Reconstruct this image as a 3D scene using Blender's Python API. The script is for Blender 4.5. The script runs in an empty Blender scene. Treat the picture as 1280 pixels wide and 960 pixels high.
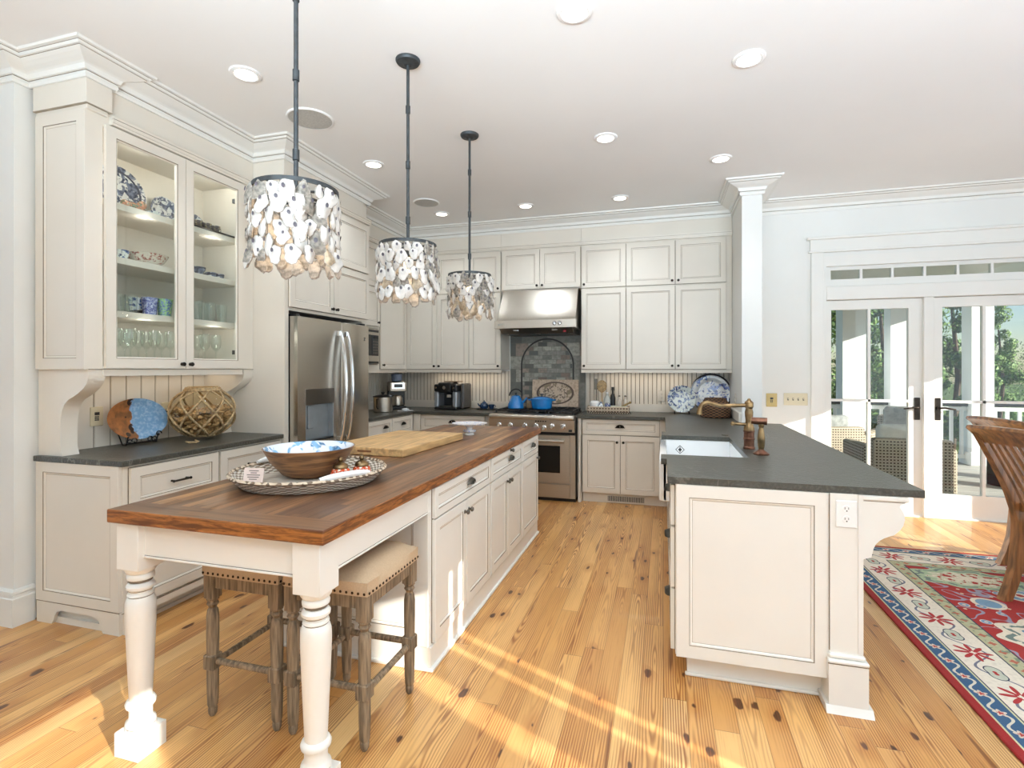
import bpy, bmesh, math, random
from mathutils import Vector, Matrix
from math import sin, cos, pi, radians as R
S = bpy.context.scene
COL = S.collection
random.seed(7)
CEIL = 3.07
# ------------------------------------------------------------------ camera
FPX, HY, YAW, CH = 650.1, 461.75, -0.283, 1.3916
cd = bpy.data.cameras.new('camera'); cam = bpy.data.objects.new('camera', cd); COL.objects.link(cam)
cam.location = (0, 0, CH); cam.rotation_euler = (pi/2, 0, -YAW)
cd.sensor_width = 36; cd.lens = FPX/1280*36; cd.shift_y = -(480-HY)/1280; cd.clip_start = .05; cd.clip_end = 300
S.camera = cam
# ------------------------------------------------------------------ colour management
S.view_settings.view_transform = 'Standard'; S.view_settings.look = 'None'
S.view_settings.gamma = 1; S.view_settings.use_curve_mapping = False
S.view_settings.exposure = -0.08
try:
    S.cycles.use_denoising = True
    S.cycles.max_bounces = 10; S.cycles.diffuse_bounces = 5; S.cycles.transparent_max_bounces = 24
    S.cycles.sample_clamp_indirect = 6; S.cycles.caustics_reflective = False; S.cycles.caustics_refractive = False
except Exception: pass
# ------------------------------------------------------------------ world, sun, added fill lamps
W_ = bpy.data.worlds.new('sky'); S.world = W_; W_.use_nodes = True
nt = W_.node_tree; bg = nt.nodes['Background']
sky = nt.nodes.new('ShaderNodeTexSky'); sky.sky_type = 'NISHITA'; sky.sun_disc = False
sky.sun_elevation = R(28); sky.sun_rotation = R(115); sky.dust_density = .4; sky.ozone_density = 2.0
nt.links.new(sky.outputs[0], bg.inputs[0]); bg.inputs[1].default_value = .15
def lamp(kind, name, loc, energy, color=(1, 1, 1), rot=(0, 0, 0), **kw):
    l = bpy.data.lights.new(name, kind); l.energy = energy; l.color = color
    for k, v in kw.items(): setattr(l, k, v)
    o = bpy.data.objects.new(name, l); COL.objects.link(o); o.location = loc; o.rotation_euler = rot
    return o
SUN = Vector((-.905, .425, -.325)).normalized()
sun = lamp('SUN', 'sun', (8, -6, 6), 11.0, (1, .95, .86), angle=R(.35))
sun.rotation_euler = SUN.to_track_quat('-Z', 'Y').to_euler()
lamp('AREA', 'ceiling_fill', (.4, -1.5, 1.55), 288, (.71, .87, 1.0), (pi-R(42), 0, 0), shape='RECTANGLE', size=4.5, size_y=1.5, spread=R(105))  # unseen lamp behind the camera, added to brighten the ceiling
lamp('AREA', 'fill_front', (1.6, -3.0, 1.45), 40, (.58, .81, 1.0), (R(90), 0, 0), shape='RECTANGLE', size=3.4, size_y=2.2)  # added fill from the front; that wall has no opening
lamp('AREA', 'fill_right', (4.1, 1.4, 1.5), 72, (.68, .86, 1.0), (0, R(90), 0), shape='RECTANGLE', size=2.4, size_y=6.0)  # added fill along the right wall, independent of its openings
lamp('AREA', 'fill_left', (-5.7, -.6, 1.5), 30, (.50, .76, 1.0), (0, R(-90), 0), shape='RECTANGLE', size=2.4, size_y=3.5)  # added fill from the left, with no window there

# ------------------------------------------------------------------ helpers
def at(u, v, x=None, y=None, z=None):
    fx, fy = sin(YAW), cos(YAW); a = (u-640)/FPX; b = -(v-HY)/FPX
    dx, dy = fx+a*fy, fy-a*fx
    t = x/dx if x is not None else y/dy if y is not None else (z-CH)/b
    return Vector((t*dx, t*dy, CH+t*b))
def uy(u, x): return at(u, 400, x=x).y
def ux(u, y): return at(u, 400, y=y).x
WM = {}
class MB:
    def __init__(s): s.bm = bmesh.new(); s.i = 0
    def m(s, i): s.i = i; return s
    def _f(s, vs):
        try:
            f = s.bm.faces.new(vs); f.material_index = s.i; return f
        except ValueError: return None
    def box(s, x0, x1, y0, y1, z0, z1, b=0, seg=1):
        v = [s.bm.verts.new(p) for p in ((x0,y0,z0),(x1,y0,z0),(x1,y1,z0),(x0,y1,z0),(x0,y0,z1),(x1,y0,z1),(x1,y1,z1),(x0,y1,z1))]
        fs = [s._f([v[k] for k in q]) for q in ((0,3,2,1),(4,5,6,7),(0,1,5,4),(1,2,6,5),(2,3,7,6),(3,0,4,7))]
        if b:
            es = list({e for f in fs for e in f.edges})
            r = bmesh.ops.bevel(s.bm, geom=es, offset=b, segments=seg, profile=.5, affect='EDGES')
            for f in r['faces']: f.material_index = s.i
        return s
    def prism(s, pts, ax, a0, a1):
        def P(p, a): return {'x': (a, p[0], p[1]), 'y': (p[0], a, p[1]), 'z': (p[0], p[1], a)}[ax]
        A = [s.bm.verts.new(P(p, a0)) for p in pts]; B = [s.bm.verts.new(P(p, a1)) for p in pts]
        n = len(pts); fs = [s._f(A), s._f(B[::-1])]
        for k in range(n): fs.append(s._f([A[k], B[k], B[(k+1)%n], A[(k+1)%n]]))
        bmesh.ops.recalc_face_normals(s.bm, faces=[f for f in fs if f]); return s
    def lathe(s, prof, c=(0,0,0), n=20, sx=1, sy=1, ax='z', rot=0):
        rings = []
        def P(r, h, a):
            x, y = r*cos(a)*sx, r*sin(a)*sy
            x, y = x*cos(rot)-y*sin(rot), x*sin(rot)+y*cos(rot)
            p = {'z': (x, y, h), 'y': (x, h, y), 'x': (h, x, y)}[ax]
            return (p[0]+c[0], p[1]+c[1], p[2]+c[2])
        for r, h in prof:
            rings.append([s.bm.verts.new(P(0, h, 0))] if r < 1e-6 else [s.bm.verts.new(P(r, h, 2*pi*k/n)) for k in range(n)])
        fs = []
        for A, B in zip(rings, rings[1:]):
            if len(A) == 1 and len(B) == 1: continue
            for k in range(n):
                q = [A[k%len(A)], A[(k+1)%len(A)], B[(k+1)%len(B)], B[k%len(B)]]
                u = []
                for w in q:
                    if w not in u: u.append(w)
                fs.append(s._f(u))
        fs = [f for f in fs if f]
        bmesh.ops.recalc_face_normals(s.bm, faces=fs); return s
    def tube(s, pts, r, n=8, closed=False, flat=1.0):
        pts = [Vector(p) for p in pts]; N = len(pts); rings = []; prev = None
        rr = r if isinstance(r, (list, tuple)) else [r]*N
        for k in range(N):
            if closed: t = pts[(k+1)%N]-pts[k-1]
            else: t = pts[min(k+1, N-1)]-pts[max(k-1, 0)]
            t.normalize()
            if prev is None:
                up = Vector((0,0,1)) if abs(t.z) < .95 else Vector((1,0,0)); a = t.cross(up).normalized()
            else: a = (prev-t*prev.dot(t)).normalized()
            prev = a; b = t.cross(a)
            rings.append([s.bm.verts.new(pts[k]+(a*cos(2*pi*j/n)+b*sin(2*pi*j/n)*flat)*rr[k]) for j in range(n)])
        fs = []
        for k in range(N if closed else N-1):
            A, B = rings[k], rings[(k+1)%N]
            for j in range(n): fs.append(s._f([A[j], A[(j+1)%n], B[(j+1)%n], B[j]]))
        if not closed: fs += [s._f(rings[0][::-1]), s._f(rings[-1])]
        bmesh.ops.recalc_face_normals(s.bm, faces=[f for f in fs if f]); return s
    def ball(s, c, r, n=10, sc=(1,1,1)):
        mtx = Matrix.Translation(c) @ Matrix.Diagonal((*[r*q for q in sc], 1))
        g = bmesh.ops.create_uvsphere(s.bm, u_segments=n*2, v_segments=n, radius=1, matrix=mtx)
        for v in g['verts']:
            for f in v.link_faces: f.material_index = s.i
        return s
    def quad(s, *p): s._f([s.bm.verts.new(q) for q in p]); return s
    def rect(s, pts, y0, y1, holes=()): return s
    def xf(s, mtx): s.bm.transform(mtx); return s
    def build(s, name, mats, parent=None, loc=None, local=False, smooth=True, rot=0, ang=32):
        me = bpy.data.meshes.new(name)
        M = Matrix.Identity(4)
        if parent is not None: M = WM.get(parent.name, M)
        elif loc is not None: M = Matrix.Translation(loc) @ Matrix.Rotation(rot, 4, 'Z')
        if not local: s.bm.transform(M.inverted())
        s.bm.to_mesh(me); s.bm.free()
        for q in (mats if isinstance(mats, (list, tuple)) else [mats]): me.materials.append(q)
        o = bpy.data.objects.new(name, me); COL.objects.link(o)
        if smooth:
            me.polygons.foreach_set('use_smooth', [True]*len(me.polygons)); me.set_sharp_from_angle(angle=R(ang))
        if parent is not None:
            o.parent = parent; WM[o.name] = M
        else:
            if loc is not None: o.location = loc; o.rotation_euler = (0, 0, rot)
            WM[o.name] = M
        return o
def tag(o, label=None, cat=None, group=None, kind=None):
    for k, v in (('label', label), ('category', cat), ('group', group), ('kind', kind)):
        if v: o[k] = v
    return o
def thing(name, label, cat, loc, rz=0, group=None):
    o = bpy.data.objects.new(name, None); COL.objects.link(o); o.location = loc; o.rotation_euler = (0, 0, rz)
    o.empty_display_size = .1
    WM[o.name] = Matrix.Translation(loc) @ Matrix.Rotation(rz, 4, 'Z')
    return tag(o, label, cat, group)
def dup(src, loc, rz=None, label=None, scale=None):
    c = src.copy(); COL.objects.link(c); c.location = loc
    if rz is not None: c.rotation_euler = (0, 0, rz)
    if scale is not None: c.scale = (scale,)*3
    if label: c['label'] = label
    for ch in list(src.children):
        d = ch.copy(); COL.objects.link(d); d.parent = c
        for g in list(ch.children):
            e = g.copy(); COL.objects.link(e); e.parent = d
    return c
def struct(mb, name, mats, **k): return tag(mb.build(name, mats, **k), kind='structure')

# ------------------------------------------------------------------ materials
def lin(c): return tuple(((q/255)/12.92 if q/255 <= .04045 else ((q/255+.055)/1.055)**2.4) for q in c) + (1,)
class X:
    """scalar shader expression"""
    nt = None
    def __init__(s, k): s.k = k
    @staticmethod
    def op(o, *a):
        n = X.nt.nodes.new('ShaderNodeMath'); n.operation = o
        for i, q in enumerate(a):
            if isinstance(q, X): X.nt.links.new(q.k, n.inputs[i])
            else: n.inputs[i].default_value = q
        return X(n.outputs[0])
    def __add__(s, o): return X.op('ADD', s, o)
    __radd__ = __add__
    def __sub__(s, o): return X.op('SUBTRACT', s, o)
    def __rsub__(s, o): return X.op('SUBTRACT', o, s)
    def __mul__(s, o): return X.op('MULTIPLY', s, o)
    __rmul__ = __mul__
    def __truediv__(s, o): return X.op('DIVIDE', s, o)
    def lt(s, o): return X.op('LESS_THAN', s, o)
    def gt(s, o): return X.op('GREATER_THAN', s, o)
    def fl(s): return X.op('FLOOR', s)
    def fr(s): return X.op('FRACT', s)
    def ab(s): return X.op('ABSOLUTE', s)
    def mn(s, o): return X.op('MINIMUM', s, o)
    def mx(s, o): return X.op('MAXIMUM', s, o)
    def sn(s): return X.op('SINE', s)
    def cs(s): return X.op('COSINE', s)
    def sq(s): return X.op('SQRT', s)
    def pw(s, o): return X.op('POWER', s, o)
    def step(s, a, b):
        n = X.nt.nodes.new('ShaderNodeMapRange'); n.interpolation_type = 'SMOOTHSTEP'
        X.nt.links.new(s.k, n.inputs[0]); n.inputs[1].default_value = a; n.inputs[2].default_value = b
        return X(n.outputs[0])
def vec(x, y, z):
    n = X.nt.nodes.new('ShaderNodeCombineXYZ')
    for i, q in enumerate((x, y, z)):
        if isinstance(q, X): X.nt.links.new(q.k, n.inputs[i])
        else: n.inputs[i].default_value = q
    return n.outputs[0]
def noise(v, scale=1, detail=3, rough=.5, dist=0):
    n = X.nt.nodes.new('ShaderNodeTexNoise'); X.nt.links.new(v, n.inputs['Vector'])
    n.inputs['Scale'].default_value = scale; n.inputs['Detail'].default_value = detail
    n.inputs['Roughness'].default_value = rough; n.inputs['Distortion'].default_value = dist
    return X(n.outputs[0])
def vor(v, scale=1, out=0, feat='F1', rnd=1, dim='3D'):
    n = X.nt.nodes.new('ShaderNodeTexVoronoi'); n.feature = feat; n.voronoi_dimensions = dim; X.nt.links.new(v, n.inputs['Vector'])
    n.inputs['Scale'].default_value = scale; n.inputs['Randomness'].default_value = rnd
    return X(n.outputs[out])
def white(v):
    n = X.nt.nodes.new('ShaderNodeTexWhiteNoise'); n.noise_dimensions = '3D'; X.nt.links.new(v, n.inputs['Vector'])
    return X(n.outputs[0])
def mix(f, a, b, mode='MIX'):
    n = X.nt.nodes.new('ShaderNodeMix'); n.data_type = 'RGBA'; n.blend_type = mode
    for i, q in ((0, f), (6, a), (7, b)):
        if isinstance(q, X): X.nt.links.new(q.k, n.inputs[i])
        elif hasattr(q, 'is_output'): X.nt.links.new(q, n.inputs[i])
        else: n.inputs[i].default_value = (lin(q) if len(q) == 3 else q) if isinstance(q, (tuple, list)) else q
    return n.outputs[2]
def coords(kind):
    if kind == 'pos': o = X.nt.nodes.new('ShaderNodeNewGeometry').outputs['Position']
    else: o = X.nt.nodes.new('ShaderNodeTexCoord').outputs['Object']
    n = X.nt.nodes.new('ShaderNodeSeparateXYZ'); X.nt.links.new(o, n.inputs[0])
    return o, X(n.outputs[0]), X(n.outputs[1]), X(n.outputs[2])
def newmat(name):
    m = bpy.data.materials.new(name); m.use_nodes = True; X.nt = m.node_tree
    return m, m.node_tree.nodes['Principled BSDF']
def setin(p, k, v):
    if isinstance(v, X): X.nt.links.new(v.k, p.inputs[k])
    elif hasattr(v, 'is_output'): X.nt.links.new(v, p.inputs[k])
    else: p.inputs[k].default_value = v
def bump(p, h, strength=.3, dist=.002):
    b = X.nt.nodes.new('ShaderNodeBump'); b.inputs['Strength'].default_value = strength; b.inputs['Distance'].default_value = dist
    X.nt.links.new(h.k, b.inputs['Height']); X.nt.links.new(b.outputs[0], p.inputs['Normal'])
def paint(name, c, rough=.45, var=.05, sc=6, metal=0, bmp=0, bsc=60, coat=0, stretch=None, **kw):
    m, p = newmat(name); o, x, y, z = coords('obj')
    if stretch: o = vec(x*stretch[0], y*stretch[1], z*stretch[2])
    n = noise(o, sc, 4)
    d = tuple(q*(1-var*3) for q in c)
    setin(p, 'Base Color', mix(n.step(.25, .75), d, c)); setin(p, 'Roughness', rough); setin(p, 'Metallic', metal)
    if coat: setin(p, 'Coat Weight', coat)
    if bmp: bump(p, noise(o, bsc, 3), bmp, .002)
    for k, v in kw.items(): setin(p, k, v)
    return m
def emis(name, c, e):
    m, p = newmat(name); setin(p, 'Base Color', lin(c)); setin(p, 'Emission Color', lin(c)); setin(p, 'Emission Strength', e); return m
def thin_glass(name, tint=(250, 253, 252), ior=1.45, rough=.0):
    m, p = newmat(name); t = m.node_tree; t.nodes.remove(p)
    o, x, y, z = coords('obj'); n = noise(o, 3, 2)
    a = t.nodes.new('ShaderNodeBsdfTransparent'); g = t.nodes.new('ShaderNodeBsdfGlossy'); mx = t.nodes.new('ShaderNodeMixShader')
    ge = t.nodes.new('ShaderNodeNewGeometry'); dt = t.nodes.new('ShaderNodeVectorMath'); dt.operation = 'DOT_PRODUCT'
    t.links.new(ge.outputs['Normal'], dt.inputs[0]); t.links.new(ge.outputs['Incoming'], dt.inputs[1])
    f = (1-X(dt.outputs['Value']).ab()).mx(0).pw(5)*.96+((ior-1)/(ior+1))**2
    t.links.new(mix(n, tint, tuple(q-2 for q in tint)), a.inputs[0]); g.inputs[1].default_value = rough
    t.links.new(f.k, mx.inputs[0]); t.links.new(a.outputs[0], mx.inputs[1]); t.links.new(g.outputs[0], mx.inputs[2])
    t.links.new(mx.outputs[0], t.nodes['Material Output'].inputs[0]); return m
CREAM = paint('cream_cabinet_paint', (229, 222, 210), .38, .008, 2)
WHITE = paint('white_cabinet_paint', (236, 233, 226), .35, .008, 2)
GLAZE_SHADE = paint('glaze_and_gap_shade', (136, 120, 100), .6, .05, 20)  # glaze in the mouldings; also painted shade in gaps around fronts
GLAZEL = paint('pale_glaze_line', (186, 174, 156), .6, .04, 20)
WALLM = paint('white_wall_paint', (234, 234, 230), .7, .006, 2)
TRIMM = paint('white_trim_paint', (236, 235, 230), .4, .006, 2)
CEILM = paint('ceiling_paint', (240, 239, 237), .85, .005, 1)
BRONZE = paint('dark_bronze', (62, 56, 50), .38, .08, 30, metal=.85)
PEWTER = paint('pewter_pull', (118, 114, 106), .38, .06, 30, metal=.9)
IRON = paint('grey_iron', (78, 82, 84), .5, .06, 40, metal=.6)
BLACK = paint('black_enamel', (20, 20, 21), .35, .05, 20)
BLACKP = paint('black_plastic', (28, 28, 30), .3, .04, 20)
def brushed(name, c, ax, rough=.28):
    m, p = newmat(name); o, x, y, z = coords('obj')
    s = {'x': (2, 160, 160), 'z': (160, 160, 2)}[ax]
    n = noise(vec(x*s[0], y*s[1], z*s[2]), 1, 3)
    setin(p, 'Base Color', mix(n, tuple(q*.94 for q in c), c)); setin(p, 'Metallic', 1.0); setin(p, 'Roughness', n*.05+(rough-.025)); return m
STEEL = brushed('stainless_steel', (200, 192, 180), 'x', .36)
STEELV = brushed('stainless_door', (200, 193, 182), 'z', .26)
STEELD = brushed('dark_stainless', (120, 114, 106), 'z', .32)
CHROME = paint('polished_chrome', (225, 226, 228), .1, .01, 3, metal=1)
BRASS = paint('aged_brass', (168, 138, 98), .33, .14, 18, metal=.95)
COPPER = paint('aged_copper', (140, 98, 78), .36, .12, 25, metal=.9)
GLASS = thin_glass('window_glass')
GLASSW = thin_glass('drinking_glass', (253, 255, 254), 1.5)
JARG = thin_glass('amber_jar_glass', (250, 244, 228), 1.4)
OVENG = paint('oven_glass', (16, 15, 14), .08, .05, 4)
PORC = paint('white_porcelain', (242, 243, 243), .12, .006, 3, coat=.4)
BLUEE = paint('blue_enamel', (22, 128, 205), .16, .05, 5, coat=.6)
IVORY = paint('ivory_plate', (226, 216, 186), .4, .02, 6)
TANPL = paint('brass_cover_plate', (206, 184, 122), .35, .03, 9)
LINEN = paint('tan_linen', (196, 168, 136), .9, .015, 160, bmp=.35, bsc=420)
NAIL = paint('antique_nail', (70, 48, 28), .35, .1, 60, metal=.8)
OAKG = paint('weathered_grey_oak', (158, 134, 106), .75, .15, 5, bmp=.35, bsc=30, stretch=(18, 18, 1.4))
CHAIRW = paint('honey_oak_chair', (172, 116, 68), .32, .14, 4, stretch=(10, 10, 1.2), coat=.25)
CUSHM = paint('pale_cushion_leather', (214, 216, 206), .5, .03, 6)
ROPE = paint('jute_rope', (200, 170, 126), .9, .1, 60, bmp=.5, bsc=200)
CORK = paint('wine_cork', (214, 178, 134), .85, .14, 40)
BIRCH = paint('pale_board_wood', (218, 176, 120), .5, .08, 3, stretch=(14, 1.5, 14))
WICK = None

def mk_floor():
    m, p = newmat('heart_pine_floor'); o, x, y, z = coords('pos')
    w = .094; b = (x/w).fl(); rb = white(vec(b, 3.1, 0)); L = 2.1
    pc = ((y+rb*7.0)/L).fl(); rid = white(vec(b, pc, 1.7)); rid2 = white(vec(b, pc, 9.2)); rid3 = white(vec(b, pc, 5.5))
    xl = ((x/w).fr()-.5)*w+(rid3-.5)*.09
    dep = (noise(vec(rid*31, y*.85+rid2*9, 0), 1, 2)-.5)*.16+(noise(vec(x*9, y*1.6, rid*20), 1, 3)-.5)*.030
    rr = (xl*xl+dep*dep).sq()
    lines = ((rr*640+noise(vec(x*30, y*3, rid*5), 1, 2)*2.5).sn()*.5+.5).pw(1.5)
    lines = lines*noise(vec(x*7, y*.8, rid*20), 1, 3).step(.30, .62)
    fine = noise(vec(x*190, y*6, rid*9), 1, 3)
    nv = vec(x*6.0+noise(vec(x*22, y*9, 1), 1, 2)*.22+rid*9, y*2.7+rid*4+noise(vec(x*12, y*5, 3), 1, 2)*.2, 0)
    kn = vor(nv, 1, dim='2D'); kc = vor(nv, 1, 1, dim='2D')
    kd = kn+(noise(vec(x*34, y*13, 2), 1, 2)-.5)*.10; on = kc.gt(.47); ks = (kc-.40)*.16; knot = (1-(kd-ks).step(-.005, .035))*on
    halo = (1-kn.step(.08, .34))*on
    strk = noise(vec(x*24, y*1.3, rid*50+3), 1, 2).step(.66, .74)
    c = mix(rid, (202, 146, 82), (230, 180, 114))
    c = mix(rid2.gt(.84)*.45, c, (178, 118, 62)); c = mix(rid3.lt(.12)*.5, c, (236, 200, 142))
    c = mix(halo*.4, c, (170, 104, 46))
    c = mix(lines*(.62+.36*rid2), c, (132, 70, 26)); c = mix(fine.step(.5, .8)*.30, c, (150, 92, 44))
    c = mix(strk*.75, c, (104, 52, 24)); c = mix(knot*.92, c, mix(fine.step(.4, .6), (48, 24, 18), (96, 50, 28)))
    e = (x/w).fr(); gap = 1-(e.mn(1-e)).step(.004, .02); ey = ((y+rb*7.0)/L).fr(); gy = 1-(ey.mn(1-ey)).step(.0003, .0010)
    gapm = gap.mx(gy)
    c = mix(gapm*.6, c, (92, 52, 26))
    setin(p, 'Base Color', c); setin(p, 'Roughness', fine*.12+.27); setin(p, 'Coat Weight', .12); bump(p, 1-gapm, .25, .002)
    return m
FLOORM = mk_floor()
def mk_top():
    m, p = newmat('walnut_worktop'); o, x, y, z = coords('pos')
    end = y.lt(1.49)
    w = .046
    def strips(a, l, k):
        b = (a/w).fl(); r0 = white(vec(b, k, 0)); pc = ((l+r0*5)/1.3).fl(); r = white(vec(b, pc, k))
        g = noise(vec(a*60+r*20, l*3.0, r*30), 1, 4, .6); e = (a/w).fr()
        return r, g, 1-(e.mn(1-e)).step(.01, .05)
    r1, g1, e1 = strips(x, y, 1.0); r2, g2, e2 = strips(y-.02, x, 5.0)
    r = r1*(1-end)+r2*end*.6; g = g1*(1-end)+g2*end; e = e1*(1-end)+e2*end
    c = mix(r, (92, 60, 40), (150, 104, 66)); c = mix(r.gt(.88)*.6, c, (186, 138, 88))
    c = mix(g.step(.42, .66)*.6, c, (62, 38, 24)); c = mix(e*.5, c, (52, 32, 22))
    setin(p, 'Base Color', c); setin(p, 'Roughness', g*.12+.28); setin(p, 'Coat Weight', .15); return m
TOPM = mk_top()
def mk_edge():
    m, p = newmat('sunglow_edge_wood'); o, x, y, z = coords('pos')
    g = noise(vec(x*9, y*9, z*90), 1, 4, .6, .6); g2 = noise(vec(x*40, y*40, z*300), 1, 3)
    c = mix(g.step(.35, .65), (96, 52, 22), (164, 102, 48)); c = mix(g2.step(.5, .7)*.5, c, (84, 44, 22))  # orange sun glow of the side faces is mixed into the wood colour
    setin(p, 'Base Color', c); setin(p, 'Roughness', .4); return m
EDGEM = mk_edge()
def mk_stone():
    m, p = newmat('leathered_soapstone'); o, x, y, z = coords('pos')
    n = noise(o, 9, 5); n2 = noise(o, 90, 4); v = noise(vec(x*3, y*3, z), 1, 3, .5, 2.0)
    vein = 1-((v-.5).ab()).step(.004, .014); vein = vein*noise(o, 1.7, 2).step(.5, .65)
    c = mix(n, (54, 53, 48), (76, 74, 66)); c = mix(n2.step(.45, .7)*.35, c, (108, 107, 96)); c = mix(vein*.35, c, (160, 156, 146))
    setin(p, 'Base Color', c); setin(p, 'Roughness', n2*.16+.27); bump(p, noise(o, 75, 4)+n2*.6, .75, .005); return m
STONE = mk_stone()
def mk_slate():
    m, p = newmat('slate_tile'); o, x, y, z = coords('pos')
    dx, dz = x+1.32, z-1.44
    rad = (dx*dx+dz*dz).sq()
    inarch = (dx.ab().lt(.30)*z.lt(1.44)).mx(rad.lt(.30)*z.gt(1.43))
    ring = ((dx.ab()-.312).ab().lt(.010)*z.lt(1.44)).mx((rad-.312).ab().lt(.010)*z.gt(1.435))
    def tiles(w, h, k):
        row = (z/h).fl(); off = (row*.5).fr(); cx = (x/w+off); r = white(vec(cx.fl(), row, k)); r2 = white(vec(cx.fl(), row, k+4))
        ex = cx.fr(); ez = (z/h).fr(); g = 1-((ex.mn(1-ex))*w).mn((ez.mn(1-ez))*h).step(.0015, .004)
        return r, r2, g
    a = tiles(.155, .155, 1.); b = tiles(.11, .052, 7.)
    r = a[0]*(1-inarch)+b[0]*inarch; r2 = a[1]*(1-inarch)+b[1]*inarch; g = a[2]*(1-inarch)+b[2]*inarch
    n = noise(o, 28, 4)
    c = mix(r.pw(1.3), (84, 86, 84), (186, 184, 172)); c = mix(r2.gt(.78)*.5, c, (150, 118, 104)); c = mix(n.step(.35, .7)*.5, c, (92, 96, 90))
    c = mix(ring, c, (48, 46, 44)); c = mix(g*(1-ring)*.8, c, (120, 118, 110))
    setin(p, 'Base Color', c); setin(p, 'Roughness', .5); bump(p, n+r*.6-g, .5, .004); return m
SLATE = mk_slate()
def mk_weave(name, a, b, s=70, rough=.75):
    m, p = newmat(name); o, x, y, z = coords('obj')
    ang = X.op('ARCTAN2', y, x)
    h = (ang*s*.5).sn()*((z*s*7).sn()) ; n = noise(o, 45, 3)
    k = (h*.5+.5).step(.25, .75)
    setin(p, 'Base Color', mix(n*.35, mix(k, a, b), a)); setin(p, 'Roughness', rough); bump(p, k, .8, .006); return m
TRAYW = mk_weave('whitewashed_rattan', (150, 134, 116), (244, 236, 224), 74)
BASKETW = mk_weave('brown_wicker', (40, 26, 18), (138, 98, 64), 34)
def mk_wick3(name, a, b, s=110):
    m, p = newmat(name); o, x, y, z = coords('obj')
    k = ((x*s).sn()*(z*s).sn()).mx((y*s).sn()*(z*s).sn()).step(-.2, .5)
    setin(p, 'Base Color', mix(k, a, b)); setin(p, 'Roughness', .7); bump(p, k, .7, .01); return m
PORCHW = mk_wick3('porch_wicker', (92, 78, 62), (206, 192, 170), 190)
TRAYR = mk_wick3('pale_woven_tray', (120, 100, 82), (206, 186, 162), 200)
def mk_bluewhite(name, seed, s=26, blue=(40, 70, 140), ground=(238, 240, 242), rim=None, rr=0, thr=.5, zc=0):
    m, p = newmat(name); o, x, y, z = coords('obj')
    n = noise(vec(x+seed, y, z), s, 3, .6, .8); n2 = noise(vec(x, y+seed, z), s*2.3, 2)
    k = n.step(thr-.02, thr+.02).mx(n2.step(.64, .66))
    c = mix(k, ground, mix(n2.step(.35, .6), blue, tuple(min(255, q+70) for q in blue)))
    if rim:
        rad = (x*x+(z-zc)*(z-zc)).sq(); c = mix(((rad-rr).ab()).lt(rr*.045), c, rim)
    setin(p, 'Base Color', c); setin(p, 'Roughness', .15); setin(p, 'Coat Weight', .4); return m
BWPLATE = mk_bluewhite('blue_white_glaze', 3.0, 17, (26, 54, 124), rim=(52, 46, 50), rr=.202, thr=.53, zc=.222)
BWSMALL = mk_bluewhite('blue_white_floral_glaze', 8.0, 24, (32, 54, 100), (226, 234, 232), thr=.53)
BWCAKE = mk_bluewhite('blue_sprig_glaze', 5.0, 40, (60, 90, 180), thr=.6)
WILLOW = mk_bluewhite('dark_blue_transfer', 11.0, 24, (44, 54, 78), (224, 226, 226), (60, 66, 84), .13, thr=.47, zc=.165)
BOWLP = mk_bluewhite('red_blue_bowl_glaze', 15.0, 50, (120, 60, 50), (222, 216, 204), thr=.56)
CUPS = mk_bluewhite('blue_speckled_cup', 21.0, 90, (52, 58, 120), (190, 196, 226), thr=.48)
CUPG = mk_bluewhite('green_speckled_cup', 23.0, 80, (40, 66, 120), (150, 196, 120), thr=.5)
DARKC = mk_bluewhite('gilt_dark_cup', 31.0, 70, (50, 40, 34), (196, 176, 130), thr=.42)
ORNA = mk_bluewhite('floral_ornament', 33.0, 60, (70, 84, 60), (214, 150, 120), thr=.52)
SHAKM = mk_bluewhite('orange_painted', 41.0, 70, (226, 200, 170), (206, 74, 30), thr=.60)
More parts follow.
